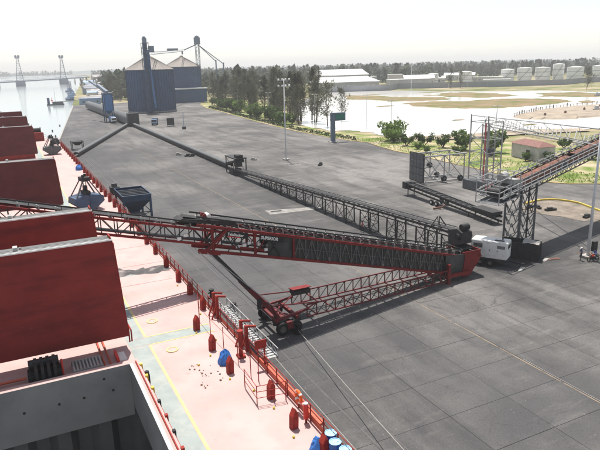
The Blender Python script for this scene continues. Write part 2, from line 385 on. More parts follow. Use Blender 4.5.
# painted lines lie on the slabs
mb = MB(); y = 17.0
while y < 215:
    l = rnd.uniform(4, 9); mb.box(37.04, 37.17, y, y+l, .008, .012); y += l+rnd.uniform(.05, .5)
mb.build('painted_line', 'line_yellow', ap)
mb = MB(); mb.box(37.3, 37.36, 24, 33, .008, .012); mb.build('painted_line', 'white_line', ap)
mat('repair_patch', (.24, .23, .215), .85, var=.25, scale=.8, dirt=(.10, .096, .092), dirt_amt=.9, dirt_scale=.6)
mb = MB()
mb.prism([(39.2, 91.4), (49.0, 90.4), (49.1, 92.2), (39.5, 94.6)], .006, .02); o = mb.build('concrete_patch', 'repair_patch', ap)
mb = MB(); mb.prism([(40.0, 92.8), (42.0, 92.7), (42.1, 93.3), (40.1, 93.5)], .02, .05); mb.build('drain_grate', 'black', ap)
mb = MB()
for x in (19.6, 21.1):
    mb.box(x-.035, x+.035, -20, 240, -.02, .03); mb.box(x-.10, x+.10, -20, 240, -.02, .012)
mb.build('crane_rail', 'rail_steel', ap)
# kerb round the apron, pieces 2.5 m long
mb = MB(); mb.box(-1.22, 1.22, -.12, .12, -.3, .14); km = mb.mesh('kerb_stone', 'ocre_kerb')
kerb = thing('kerb', (103, 150, 0), 'ochre painted kerb curving along the edge of the paved yard', 'kerb')
for a, b in zip(KERB[:-1], KERB[1:]):
    L = math.dist(a, b); n = max(1, round(L/2.5))
    for k in range(n):
        t = (k+.5)/n
        inst('kerb_stone', km, (a[0]+(b[0]-a[0])*t, a[1]+(b[1]-a[1])*t, 0), kerb, math.atan2(b[1]-a[1], b[0]-a[0]), (L/n/2.5, 1, 1))
# verge strip behind the kerb
def offs(pts, d):
    out = []
    for i, p in enumerate(pts):
        a = pts[max(0, i-1)]; c = pts[min(len(pts)-1, i+1)]; dx, dy = c[0]-a[0], c[1]-a[1]; l = math.hypot(dx, dy)
        out.append((p[0]-dy/l*d, p[1]+dx/l*d))
    return out
K2 = KERB[:-1]
poly_sheet('verge', [(p[0]+.1, p[1]+.05) for p in K2]+[(150, 84), (160, 110), (148, 128), (140, 140), (128, 152), (119, 164), (116, 185), (111, 205), (118, 250), (150, 330), (170, 420)], -.06, 'verge')
poly_sheet('sand_path', [(103.4, 168.4), (105.4, 162.9), (114, 161), (122, 168), (133, 166), (147, 162), (160, 161), (176, 158), (190, 150), (186, 143), (160, 150), (140, 152), (120, 158), (110, 160), (104, 158)], -.05, 'sand')
LAG = [(114, 230), (113.6, 206), (122.8, 195.5), (121.5, 179.8), (121.9, 170.2), (131.7, 166.2), (146.2, 162.3), (159.6, 161), (176.3, 158), (186.9, 153), (197.6, 148.0), (240, 120), (420, 60), (420, 250), (404, 300), (406.7, 334.8), (400.3, 359.0), (361.1, 386.7), (332.7, 460.4), (276.5, 492.7), (223.3, 430.8), (160, 330)]
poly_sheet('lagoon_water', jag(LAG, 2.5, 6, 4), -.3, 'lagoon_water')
mound('mudflat', jag([(227.8, 312.8), (217.2, 285.5), (219.7, 266.0), (232.3, 248.0), (254.6, 241.2), (290.0, 244.9), (312.6, 253.8), (322.9, 272.9), (311.3, 295.4), (291.2, 302.1), (264.6, 300.9), (251.9, 315.3)], 3, 6, 1), .5, 'mudflat')
mound('mudflat', jag([(254.7, 428.7), (225.5, 379.6), (236.0, 349.7), (247.6, 322.2), (271.6, 318.8), (288.0, 342.5), (266.6, 368.8), (263.7, 405.1)], 3, 6, 2), .5, 'mudflat')
mound('mudflat', jag([(321.6, 390.1), (291.6, 348.0), (298.8, 321.6), (333.0, 316.2), (344.1, 346.7), (346.6, 382.6)], 4, 6, 3), .5, 'mudflat')
mound('mudflat', jag([(310.3, 249.2), (302.3, 239), (308.5, 237.5), (318.4, 244), (321, 250.0)], 1, 5, 5), .35, 'mudflat')
mound('mudflat', jag([(362, 330), (340, 292), (352, 268), (380, 280), (398, 320)], 3, 5, 6), .4, 'mudflat')
ri = random.Random(44)
for cx, cy, a, b_ in ((262, 268, 9, 3), (206, 300, 7, 2.5), (240, 335, 10, 3), (345, 300, 12, 4), (300, 372, 10, 4), (180, 205, 3.5, 1.4), (330, 410, 14, 5), (188, 172, 4, 1.2), (280, 420, 10, 4)):
    mound('mudflat', [(cx+a*math.cos(k*.349)*ri.uniform(.6, 1.2), cy+b_*math.sin(k*.349)*ri.uniform(.6, 1.2)) for k in range(18)], .3, 'mudflat')
BERM = [(207.7, 201.5), (204.1, 192.8), (206.7, 184.1), (217.4, 177.7), (235.9, 177.4), (250.4, 178.2), (310.9, 215), (294.3, 222.0), (276.7, 223.8), (243.6, 217.5)]
mound('sand_berm', jag(BERM, 2, 5, 7), 1.2, 'sand')
# far bank of the estuary and low hills on the skyline
mb = MB(); n = 60; top = []
for i in range(n+1):
    t = i/n; x = -2600+t*6900; y = 4300-1400*max(0, t-.45)
    h = 12+13*(.5+.5*math.sin(i*.7))*(.5+.5*math.sin(i*.23+1))
    mb.add([(x, y-500, -3), (x, y, h), (x, y+400, -3)], [])
for i in range(n): mb.f += [(i*3, i*3+3, i*3+4, i*3+1), (i*3+1, i*3+4, i*3+5, i*3+2)]
mb.build('hills', 'grey_hill', smooth=True)['kind'] = 'structure'

# ================================================================== SHIP
ship = thing('cargo_ship', (-2.5, 90, -2.6), 'long red bulk cargo ship moored at the quay, pink deck, its hatches standing open', 'ship')
DZ = 6.0
XR, XL = 13.0, -18.0
def hullx(y):   # half breadth of the starboard side
    pts = [(-60, 15.5), (168, 15.5), (178, 14.9), (188, 12.8), (200, 8.8), (210, 4.6), (218, .3)]
    for (a, p), (b, q) in zip(pts[:-1], pts[1:]):
        if a <= y <= b: return p+(q-p)*(y-a)/(b-a)
    return .3
ys = [-60, 0, 60, 120, 168, 173, 178, 183, 188, 194, 200, 205, 210, 214, 218]
mb = MB()
rings = []
for y in ys:
    h = hullx(y); rings.append([(-2.5+h, y, DZ-.02), (-2.5+h*.99, y, 0), (-2.5+h*.95, y, -4), (-2.5-h*.95, y, -4), (-2.5-h*.99, y, 0), (-2.5-h, y, DZ-.02)])
loft(mb, rings, closed=False, caps=False)
mb.build('hull', 'ship_red', ship, recalc=True)
HOLDS = [(8, 34.2), (49, 78), (93, 132), (146, 164)]
HX0, HX1 = -9.9, 4.9
mb = MB()
def dq(x0, x1, y0, y1): mb.add([(x0, y0, DZ), (x1, y0, DZ), (x1, y1, DZ), (x0, y1, DZ)], [(0, 1, 2, 3)])
dq(HX1, XR, -60, 168); dq(XL, HX0, -60, 168)
yy = -60
for a, b_ in HOLDS+[(168, 168)]:
    dq(HX0, HX1, yy, a); yy = b_
for a, b_ in zip(ys[4:-1], ys[5:]):
    p, q = hullx(a), hullx(b_); mb.add([(-2.5-p, a, DZ), (-2.5+p, a, DZ), (-2.5+q, b_, DZ), (-2.5-q, b_, DZ)], [(0, 1, 2, 3)])
deck = mb.build('deck', 'deck_pink', ship)
# walkway paint
mb = MB()
for y0, y1 in ((10, 39.3), (40.6, 168)): mb.box(5.75, 7.0, y0, y1, DZ+.004, DZ+.008)
mb.box(5.75, 11.8, 39.36, 40.54, DZ+.004, DZ+.008); mb.box(7.22, 12.4, 54.7, 55.9, DZ+.003, DZ+.0055)
mb.build('walkway_paint', 'deck_grey', ship)
mb = MB()
for y0, y1 in ((10, 39.2), (40.7, 168)): mb.box(7.03, 7.2, y0, y1, DZ+.005, DZ+.012)
mb.box(7.2, 11.9, 39.2, 39.33, DZ+.005, DZ+.012); mb.box(7.2, 11.9, 40.57, 40.7, DZ+.005, DZ+.012)
mb.build('walkway_line', 'deck_yellow', ship)
for y in (52, 57.5, 64): mb = MB(); mb.box(7.25, 12.6, y, y+.04, DZ+.004, DZ+.02); mb.build('deck_seam', 'deck_pink', ship)
# coal dust smear beside the boom
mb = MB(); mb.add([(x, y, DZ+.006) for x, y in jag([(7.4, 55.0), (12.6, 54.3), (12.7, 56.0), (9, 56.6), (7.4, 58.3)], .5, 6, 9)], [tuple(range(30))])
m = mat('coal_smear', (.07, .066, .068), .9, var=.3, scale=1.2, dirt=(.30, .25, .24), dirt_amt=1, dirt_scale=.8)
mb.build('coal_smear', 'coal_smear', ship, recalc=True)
# deck lids: rings
for (x, y) in ((8.2, 43.2), (8.35, 37.7), (8.3, 62), (8.3, 69)):
    mb = MB(); mb.lathe([(.42, 0), (.42, .05), (.30, .05), (.30, .02)], 20, (x, y, DZ)); lid = mb.build('tank_lid', 'deck_yellow', ship)
    mb = MB(); mb.lathe([(.30, 0), (.30, .03), (.0, .035)], 20, (x, y, DZ)); mb.build('lid_plate', 'deck_pink', lid)
# hatch coamings and holds
CT = 7.5
for k, (y0, y1) in enumerate(HOLDS):
    mb = MB()
    mb.box(HX1, HX1+.12, y0, y1, DZ-.1, CT-.05); mb.box(HX0-.12, HX0, y0, y1, DZ-.1, CT-.05)
    mb.box(HX0-.12, HX1+.12, y1, y1+.12, DZ-.1, CT-.05); mb.box(HX0-.12, HX1+.12, y0-.12, y0, DZ-.1, CT-.05)
    yv = y0+1
    while yv < y1: mb.prism([(HX1+.12, yv-.02), (HX1+.5, yv-.02), (HX1+.5, yv+.02), (HX1+.12, yv+.02)], DZ, CT-.06); yv += 1.8
    co = mb.build('hatch_coaming', 'ship_red', ship)
    mb = MB(); mb.box(HX1-.02, HX1+.16, y0, y1, CT-.05, CT+.02); mb.build('coaming_edge', 'white_paint', co)
    mb = MB(); mb.box(HX1+.165, HX1+.55, y0, y1, CT-.05, CT); mb.box(HX0-.5, HX0, y0, y1, CT-.05, CT)
    mb.box(HX0-.5, HX1+.55, y1+.005, y1+.5, CT-.055, CT-.005); mb.box(HX0-.5, HX1+.55, y0-.5, y0-.005, CT-.055, CT-.005)
    mb.build('coaming_flange', 'deck_pink', co)
    mb = MB(); mb.box(HX1+.33, HX1+.39, y0, y1, CT+.005, CT+.12); mb.tube((HX1+.62, y0, CT-.25), (HX1+.62, y1, CT-.25), .035, n=6)
    mb.build('track_rail', 'ship_red', co)
    yv = y0+.8
    while yv < min(y1, 90):
        mb = MB(); mb.box(HX1+.50, HX1+.66, yv, yv+.22, CT-.35, CT+.1); mb.build('cleat', rnd.choice(['black', 'yellow_paint', 'ship_red']), co); yv += 1.55
    # hold: upper wall, sloped shoulder, corrugated lower wall
    mb = MB(); mb.box(HX0+.01, HX1-.01, y1-.03, y1-.003, 4.0, CT+.0); w = mb.build('hold_wall', 'hold_grey', ship)
    if k == 0:
        for hxp, hz in ((-1.25, 5.95), (.65, 5.97), (2.05, 5.98), (3.75, 6.02), (3.3, 6.9)):
            mb = MB(); mb.tube((hxp, y1-.036, hz), (hxp, y1+.0, hz), .085, n=12); mb.build('bolt_hole', 'black', w)
    mb = MB()
    mb.add([(HX1-.001, y0, CT-.06), (HX1-.001, y1, CT-.06), (HX1-.001, y1, 4.6), (HX1-.001, y0, 4.6)], [(0, 1, 2, 3)])
    mb.add([(HX1, y0, 4.6), (HX1, y1, 4.6), (11.5, y1, .5), (11.5, y0, .5)], [(0, 1, 2, 3)])
    mb.build('hold_side', 'hold_grey', ship); mb = MB()
    mb.add([(HX0+.001, y0, CT-.06), (HX0+.001, y1, CT-.06), (HX0+.001, y1, 4.6), (HX0+.001, y0, 4.6)], [(3, 2, 1, 0)])
    mb.add([(HX0, y0, 4.6), (HX0, y1, 4.6), (-16.5, y1, .5), (-16.5, y0, .5)], [(3, 2, 1, 0)])
    mb.build('hold_side', 'hold_grey', ship)
    mb = MB()
    xs = -16.5; i = 0; pts = []
    while xs < 11.6: pts.append((xs, y1+(.25 if i % 4 in (0, 1) else 1.0))); xs += .75 if i % 2 == 0 else .45; i += 1
    for a, b_ in zip(pts[:-1], pts[1:]): mb.add([(a[0], a[1], -3.8), (b_[0], b_[1], -3.8), (b_[0], b_[1], 4.6), (a[0], a[1], 4.6)], [(0, 1, 2, 3)])
    mb.add([(-16.5, y0-.1, -3.8), (11.5, y0-.1, -3.8), (11.5, y0-.1, 5.9), (-16.5, y0-.1, 5.9)], [(3, 2, 1, 0)])
    for x in (-16.5, 11.5): mb.add([(x, y0, -3.8), (x, y1+1, -3.8), (x, y1+1, 4.6), (x, y0, 4.6)], [(0, 1, 2, 3)])
    mb.build('hold_bulkhead', 'hold_dark', ship)
    mb = MB(); mb.box(-16.5, 11.5, y0, y1+1, -3.9, -3.8); mb.build('hold_floor', 'hold_dark', ship)
# raised hatch covers, folded pairs
def hatch(yf, z0, z1, xr, xl=-10.4, seams=True, hm='hatch_red'):
    root = bpy.data.objects.new('hatch_cover', None); COL.objects.link(root); root.parent = ship
    root.location = Vector((0, yf, 6))-parent_loc(ship)
    mb = MB(); sh = Matrix.Identity(4); sh[0][2] = -.06; mb.M = Matrix.Translation((0, 0, z0)) @ sh @ Matrix.Translation((0, 0, -z0))
    mb.box(xl, xr, yf, yf+.62, z0, z1); pf = mb.build('cover_panel', hm, root)
    M0 = mb.M.copy()
    mb = MB(); mb.M = M0; mb.box(xl+.02, xr+.02, yf+.78, yf+1.4, z0+.3, z1-.03); pr = mb.build('cover_panel', hm, root)
    mb = MB(); mb.M = M0; mb.box(xl-.02, xr+.03, yf+.80, yf+1.38, z1-.028, z1+.03); mb.build('cover_edge', 'rubber_strip', pr)
    for a, b_, m in ((.0, .05, 'white_paint'), (.2, .25, 'white_paint'), (.42, .50, 'steel_grey')):
        mb = MB(); mb.M = M0; mb.box(xl-.01, xr+.015, yf+a, yf+b_, z1+.003, z1+.09); mb.build('edge_strip', m, pf)
    mb = MB(); mb.M = M0; mb.box(xl-.01, xr+.01, yf+.055, yf+.195, z1+.002, z1+.03); mb.box(xl-.01, xr+.01, yf+.255, yf+.415, z1+.002, z1+.03); mb.build('edge_gasket', 'rubber_strip', pf)
    mb = MB(); mb.M = M0; mb.box(xr+.004, xr+.07, yf+.1, yf+.5, z0+.2, z1-.2); mb.box(xr-.12, xr-.04, yf+.2, yf+1.1, z1+.03, z1+.25); mb.build('side_roller', 'ship_red', pf)
    for x in (xl+2, (xl+xr)/2+.8, xr-5.6):
        mb = MB(); mb.M = M0; mb.box(x, x+.25, yf+.45, yf+.95, z1+.095, z1+.28); mb.tube((x+.4, yf+.7, z1+.05), (x+.4, yf+.7, z1+.22), .06, n=8); mb.build('hinge', 'steel_grey', root)
    if seams:
        rn = random.Random(int(yf))
        for k in range(4):
            zz = z0+1.2+k*1.3; x0 = rn.uniform(xl+1, xr-3.5)
            mb = MB(); mb.M = M0; mb.box(x0, x0+rn.uniform(.7, 2.2), yf-.012, yf+.01, zz, zz+.035); mb.build('weld_seam', 'ship_red', pf)
    return root
hatch(37.0, 8.05, 14.65, 5.45)
hatch(44.9, 8.0, 14.9, 5.35)
hatch(81.5, 8.0, 14.1, 5.55, -10.6, hm='hatch_maroon')
hatch(137.2, 8, 13.9, 5.6, hm='hatch_maroon'); hatch(168.6, 8, 13.9, 5.75, hm='hatch_maroon'); hatch(190, 8.6, 13.9, 5.3, -8, hm='hatch_maroon')
# cross deck between first hold and its covers
mb = MB(); mb.box(HX0, HX1+.5, 34.75, 40.2, DZ+.002, 7.0); mb.build('cross_deck', 'deck_pink', ship)
mb = MB()
for x in (3.6, 3.95): mb.tube((x, 34.9, 7.12), (x, 40, 7.12), .06, n=8)
mb.build('deck_pipe', 'fishplate', ship)
mb = MB()
for i in range(9): mb.box(1.75+i*.2, 1.85+i*.2, 35.3, 36.6, 7.25, 7.31)
mb.box(1.7, 3.5, 35.25, 35.3, 7.0, 7.33); mb.box(1.7, 3.5, 36.6, 36.65, 7.0, 7.33); mb.build('grating', 'steel_grey', ship)
mb = MB()
for sx in (-.55, -.2, .15, .5): mb.prism([(sx+.15, 35.1), (sx+.33, 35.1), (sx+.33, 36.6), (sx+.15, 36.6)], 7.0, 8.1)
mb.tube((-.7, 36.2, 7.9), (1.0, 36.2, 7.9), .28, n=12); mb.box(-.8, 1.1, 35.4, 36.5, 7.002, 7.5)
hg = mb.build('hinge_block', 'dark_steel', ship)
mb = MB(); mb.tube((1.15, 35.6, 7.0), (1.15, 35.9, 8.0), .06, n=8); mb.build('hydraulic_pipe', 'bright_red', ship)
mb = MB(); mb.box(4.35, 4.5, 35.6, 36.9, 7.05, 7.35); mb.build('locking_bar', 'bright_red', ship)
mb = MB(); mb.box(4.55, 5.0, 35.8, 37, 7.003, 7.06); mb.build('foot_plate', 'white_paint', ship)
mb = MB(); mb.tube((-9, 35.6, 7.4), (-.9, 35.6, 7.4), .07, n=8); mb.tube((-9, 35.9, 7.2), (-.9, 35.9, 7.2), .05, n=8); mb.build('cylinder_rod', 'fishplate', ship)
mb = MB(); mb.path([(5.65, 37.3, 7.5), (5.65, 37.3, 8.3), (5.65, 38.3, 8.3), (5.65, 38.3, 7.0)], .05, 8); mb.build('hand_hoop', 'ship_red', ship)
mb = MB(); mb.box(5.75, 6.0, 34.0, 34.3, DZ, 6.55); mb.tube((5.85, 34.15, 6.55), (5.85, 34.15, 6.75), .14, n=10); mb.build('valve', 'black', ship)
# starboard rail
mb = MB(); mb.box(XR-.06, XR-.02, -20, 170, DZ, DZ+.28); mb.build('fishplate', 'fishplate', ship)
mb = MB(); mb.box(-.03, .03, -.03, .03, 0, 1.12); pm = mb.mesh('rail_post', 'ship_red')
GAP = (30.2, 44.6)
y = 15.0
while y < 170:
    inst('rail_post', pm, (XR-.12, y, DZ), ship); y += 1.5
mb = MB()
for z in (.42, .75, 1.1): mb.tube((XR-.12, -20, DZ+z), (XR-.12, 170, DZ+z), .028, n=6)
for a, b_ in zip(ys[4:-1], ys[5:]):
    for z in (.5, 1.1): mb.tube((-2.6+hullx(a), a, DZ+z), (-2.6+hullx(b_), b_, DZ+z), .03, n=6)
mb.build('hand_rail', 'ship_red', ship)
# stanchion pockets along the rail
mb = MB()
prof = [(-.22, 0), (.22, 0), (.26, .9), (.06, 1.35), (-.19, .9)]
mb.add([(x, -.19, z) for x, z in prof]+[(x, .19, z) for x, z in prof],
       [(0, 1, 2, 3, 4), (9, 8, 7, 6, 5)]+[(i, i+5, (i+1) % 5+5, (i+1) % 5) for i in range(5)])
mb.box(-.12, .15, -.215, -.19, .1, .75)
sm = mb.mesh('stanchion_pocket', 'ship_red')
for v in sm.vertices: v.co *= .88
for x, y in [(12.5, 60.4), (12.45, 55.6), (12.4, 50.9), (12.4, 47.2), (12.4, 43.5), (10.8, 40.0), (10.8, 36.3), (10.8, 32.7), (11.9, 28.7), (11.8, 25.4), (12.1, 22.6), (12.1, 19)]+[(12.5, 64.6+4.15*k) for k in range(25)]:
    inst('stanchion_pocket', sm, (x, y, DZ), ship, rnd.uniform(-.12, .12)+.25)
mb = MB(); mb.box(-.05, .05, -.05, .05, 0, .12); cm = mb.mesh('deck_cleat', 'yellow_paint')
for x, y in [(11.6, 27.6), (11.4, 24.6), (10.6, 39.4), (10.4, 35.5), (10.5, 31.9), (11.9, 42.6), (12.0, 49.8), (11.3, 29.9), (9.3, 34.6), (11.5, 37.6)]: inst('deck_cleat', cm, (x, y, DZ), ship, rnd.random())
# guard-rail pen beside the pocket
pen = MB(); PT = [(11.0, 30.6), (10.9, 28.4), (12.6, 28.1)]
for x, y in PT+[(12.0, 30.8), (11.9, 28.25)]: pen.tube((x, y, DZ), (x, y, DZ+1.25), .03, n=6)
for z in (.45, .85, 1.22): pen.path([(x, y, DZ+z) for x, y in PT], .02, 6)
pen.build('guard_rail', 'ship_red', ship)
pen = MB()
for x, y in [(11.5, 41.6), (11.5, 38.8), (11.6, 36.2), (11.7, 33.6), (11.8, 31.6), (12.3, 44.4)]: pen.tube((x, y, DZ), (x, y, DZ+1.6), .028, n=6)
pen.path([(12.3, 44.4, 7.2), (11.5, 41.6, 7.2), (11.5, 38.8, 7.2), (11.6, 36.2, 7.25), (11.7, 33.6, 7.3), (11.8, 31.6, 7.3)], .015)
pen.build('guard_rail', 'ship_red', ship)
# davits for the accommodation ladder
for y in (42.0, 41.2, 36.0, 35.0):
    mb = MB(); mb.box(12.78, 12.98, y-.12, y+.12, DZ, DZ+1.9); mb.bar((12.88, y, DZ+1.85), (13.6, y, DZ+1.7), .13); mb.bar((12.4, y, DZ), (12.85, y, DZ+1.2), .1)
    mb.build('davit', 'ship_red', ship)
mb = MB(); mb.tube((12.2, 34.4, DZ), (12.2, 34.4, DZ+1.8), .14, n=10); mb.tube((12.2, 34.4, DZ+1.8), (12.2, 34.4, DZ+1.95), .22, n=10); mb.box(11.95, 12.45, 34.1, 34.7, DZ, DZ+.15)
mb.build('vent_post', 'ship_red', ship)
mb = MB(); mb.box(12.45, 13.25, 32.35, 32.43, DZ+1.35, DZ+1.95); mb.box(13.1, 13.2, 32.45, 32.55, DZ, DZ+1.8); mb.build('gangway_board', 'ship_red', ship)
mb = MB(); mb.box(13.02, 13.5, 25, 33.6, DZ-.1, DZ+.05); mb.build('side_platform', 'fishplate', ship)
mb = MB(); mb.box(6.5, 6.85, 50.2, 50.55, DZ, DZ+.75); mb.tube((6.67, 50.37, DZ+.75), (6.67, 50.37, DZ+.95), .1); mb.build('hydrant', 'yellow_paint', ship)
# forecastle and windlass
mb = MB(); mb.prism([(9.6, 181.5), (-14.6, 181.5), (-13.5, 189), (-10, 201), (-2.5, 215), (5, 201), (8.6, 189)], DZ+.002, 8.3)
mb.build('forecastle', 'hatch_red', ship)
for x in (-6, 1, 7.2): mb = MB(); mb.tube((x-.2, 184, 8.9), (x+1.8, 184, 8.9), .6, n=14); mb.box(x-.3, x-.1, 183.3, 184.7, 8.3, 9.6); mb.box(x+1.7, x+1.9, 183.3, 184.7, 8.3, 9.6); mb.build('windlass', 'dark_steel', ship)
mb = MB(); mb.tube((6.2, 183, 8.3), (6.2, 183, 11), .12, n=8); mb.build('foremast', 'dark_steel', ship)
mb = MB(); mb.box(10.6, 12.6, 170.5, 173, DZ, DZ+1.1); mb.tube((10.9, 171.7, DZ+1.1), (12.4, 171.7, DZ+1.1), .55, n=12); mb.build('mooring_winch', 'dark_steel', ship)

# accommodation ladder hanging outside the rail
gw = thing('accommodation_ladder', (14, 37.5, 6), 'white aluminium gangway ladder slung along the outside of the ship rail', 'ladder')
for x in (13.35, 14.15):
    mb = MB(); y0, y1 = 32.6, 42.6
    mb.bar((x, y0, 6.3), (x, y1, 6.3), .08, .18); mb.bar((x, y0, 6.95), (x, y1, 6.95), .05, .05)
    n = 12
    for k in range(n+1):
        y = y0+(y1-y0)*k/n; mb.bar((x, y, 6.3), (x, y, 6.95), .045)
        if k < n: mb.bar((x, y, 6.3), (x, y+(y1-y0)/n, 6.95), .03)
    mb.build('side_truss', 'galvanised', gw)
mb = MB(); mb.box(-.39, .39, -.12, .12, -.02, .02); tm = mb.mesh('tread', 'galvanised')
for k in range(27): inst('tread', tm, (13.75, 32.8+k*.37, 6.32), gw)
# lifebuoy, extinguisher, drums, tarp
def torus(mb, c, R0, r, n=20, k=8, axis='x'):
    vs = []; fs = []
    for i in range(n):
        for j in range(k):
            a, b_ = 2*math.pi*i/n, 2*math.pi*j/k; d = R0+r*math.cos(b_)
            p = (r*math.sin(b_), d*math.cos(a), d*math.sin(a)); vs.append((c[0]+p[0], c[1]+p[1], c[2]+p[2]))
            fs.append((i*k+j, ((i+1) % n)*k+j, ((i+1) % n)*k+(j+1) % k, i*k+(j+1) % k))
    return mb.add(vs, fs)
lb = thing('lifebuoy', (12.75, 26.6, 7.0), 'orange ring lifebuoy hung on the ship rail', 'lifebuoy')
mb = MB(); torus(mb, (12.70, 26.6, 7.0), .33, .09); ring = mb.build('ring', 'orange', lb, smooth=True, recalc=True)
for k in range(4):
    a = math.pi/4+k*math.pi/2; mb = MB(); c = Vector((12.70, 26.6+.33*math.cos(a), 7+.33*math.sin(a))); t = Vector((0, -math.sin(a), math.cos(a)))*.06
    mb.tube(c-t, c+t, .098, n=10); mb.build('band', 'white_paint', ring)
fe = thing('fire_extinguisher', (12.6, 25.5, 6.5), 'red cylinder extinguisher with pale top fixed at the rail beside the lifebuoy', 'extinguisher')
mb = MB(); mb.lathe([(0, .0), (.15, .0), (.15, .75), (.09, .88), (.05, .9)], 14, (12.6, 25.5, 6.3)); mb.build('cylinder', 'bright_red', fe, smooth=True)
mb = MB(); mb.lathe([(.10, .86), (.13, .93), (.0, .99)], 12, (12.6, 25.5, 6.3)); mb.bar((12.6, 25.5, 7.25), (12.4, 25.5, 7.2), .05); mb.build('valve_cap', 'white_paint', fe)
mb = MB(); mb.bar((12.6, 25.5, 6), (12.6, 25.5, 6.35), .1); mb.build('bracket', 'ship_red', fe)
def drum(loc, label):
    d = thing('drum', loc, label, 'drum', 'blue drums by the ship rail')
    mb = MB(); mb.lathe([(0, 0), (.29, 0), (.3, .02), (.3, .29), (.315, .31), (.3, .33), (.3, .57), (.315, .6), (.3, .62), (.3, .88)], 24, loc); mb.build('body', 'drum_blue', d, smooth=True)
    mb = MB(); mb.lathe([(.3, .88), (.315, .9), (.28, .9), (.27, .87), (0, .87)], 24, loc); lid = mb.build('lid', 'drum_lid', d)
    mb = MB(); mb.lathe([(.05, .87), (.05, .9), (0, .9)], 10, (loc[0]+.15, loc[1], loc[2])); mb.build('bung', 'white_paint', lid)
drum((12.72, 22.95, DZ), 'blue steel drum with pale blue lid, next to the red rail pocket and farthest from it the bow side')
drum((12.55, 22.2, DZ), 'blue steel drum standing between two other blue drums at the ship rail')
drum((12.7, 21.45, DZ), 'blue steel drum at the aft end of the row of three drums by the ship rail')
for i, o in enumerate([o for o in bpy.data.objects if o.name.startswith('drum') and o.parent is None]):
    o['label'] = ['blue drum with pale lid, end of the row of three on the lifebuoy side', 'blue drum with pale lid, middle one of the row of three at the ship rail', 'blue drum with pale lid, end of the row of three away from the lifebuoy'][i]
def cloth(name, c, rx, ry, h, m, label, cat, seed):
    rn = random.Random(seed); mb = MB(); rings = []; n = 18
    for k, (q, z) in enumerate([(1.0, 0), (1.02, .25), (.9, .55), (.62, .85), (.3, 1.0)]):
        rings.append([(c[0]+rx*q*math.cos(2*math.pi*i/n)*rn.uniform(.78, 1.15), c[1]+ry*q*math.sin(2*math.pi*i/n)*rn.uniform(.78, 1.15), c[2]+h*z*rn.uniform(.85, 1.08)) for i in range(n)])
    loft(mb, rings); return tag(mb.build(name, m, recalc=True), label, cat)
cloth('tarpaulin', (10.95, 34.1, DZ), .45, .42, .95, 'tarp_blue', 'crumpled bright blue tarpaulin heaped beside a red stanchion pocket on deck', 'tarpaulin', 4)
cloth('tarpaulin', (12.0, 122.5, DZ), .6, .6, 1.1, 'tarp_blue', 'small blue bundle by the ship rail towards the bow', 'bundle', 5)
cloth('tarpaulin', (11.9, 22.9, DZ), .35, .4, .9, 'tarp_blue', 'blue sheet crumpled against the row of drums', 'sheet', 6)
mb = MB()
for k in range(26):
    x, y = (rnd.uniform(8.6, 10.2), rnd.uniform(31.5, 34.8)); r = rnd.uniform(.02, .07)
    mb.M = Matrix.Translation((x, y, DZ)) @ Matrix.Rotation(rnd.random()*6, 4, 'Z'); mb.lathe([(0, 0), (r, 0), (r*1.1, r*.6), (r*.4, r*1.2), (0, r*1.2)], 6)
tag(mb.build('coal_lumps', 'wood'), 'scattered brown lumps of spilled cargo on the pink deck', 'debris', kind='stuff')
# clamshell grabs on deck
def grab(loc, m, label, rz, sc):
    g = thing('clamshell_grab', loc, label, 'grab', 'cargo grabs on the deck')
    T = Matrix.Translation(loc) @ Matrix.Rotation(rz, 4, 'Z') @ Matrix.Diagonal((sc, sc, sc, 1))
    for s in (-1, 1):
        mb = MB(); mb.M = T
        pr = [(0.03*s, .0), (.5*s, .0), (2.15*s, 1.25), (2.0*s, 2.0), (1.2*s, 2.15), (.25*s, 2.35), (.03*s, 2.2)]
        w = 1.35
        mb.add([(x, -w, z) for x, z in pr]+[(x, w, z) for x, z in pr], [tuple(range(7)), tuple(range(13, 6, -1))]+[(i, i+7, (i+1) % 7+7, (i+1) % 7) for i in range(7)])
        sh = mb.build('shell', m, g, recalc=True)
        for yv in (-1, 0, 1):
            mb = MB(); mb.M = T; mb.bar((.55*s, yv, .02), (2.2*s, yv, 1.28), .1, .12); mb.build('stiffener', 'dark_steel', sh)
        for yv in (-1.15, 1.15):
            mb = MB(); mb.M = T; mb.bar((1.75*s, yv, 2.0), (.35*s, yv*.5, 4.45), .16); mb.build('rod', 'dusty_steel', g)
    mb = MB(); mb.M = T; mb.box(-.55, .55, -.8, .8, 4.2, 4.75); mb.tube((-.3, -.4, 4.75), (-.3, -.4, 5.1), .2, n=10); mb.tube((.3, .4, 4.75), (.3, .4, 5.1), .2, n=10); mb.build('head_block', 'dark_steel', g)
    mb = MB(); mb.M = T; mb.box(-.4, .4, -.9, .9, 2.3, 2.8); mb.tube((0, -.5, 2.75), (0, -.5, 4.2), .06, n=6); mb.tube((0, .5, 2.75), (0, .5, 4.2), .06, n=6); mb.box(-.25, .25, -.3, .3, 2.8, 3.5); mb.build('lower_block', 'dark_steel', g)
    mb = MB(); mb.M = T; mb.box(-1.2, 1.2, -.9, .9, 0, .08); mb.build('rest_plate', 'ship_red', g)
grab((8.9, 86, DZ), 'blue_steel', 'blue grey clamshell grab resting on the pink deck behind the red boom', .25, .98)
grab((9.3, 150, DZ), 'dusty_steel', 'dark grey clamshell grab on deck nearer the bow, beside an open hatch', .1, .9)

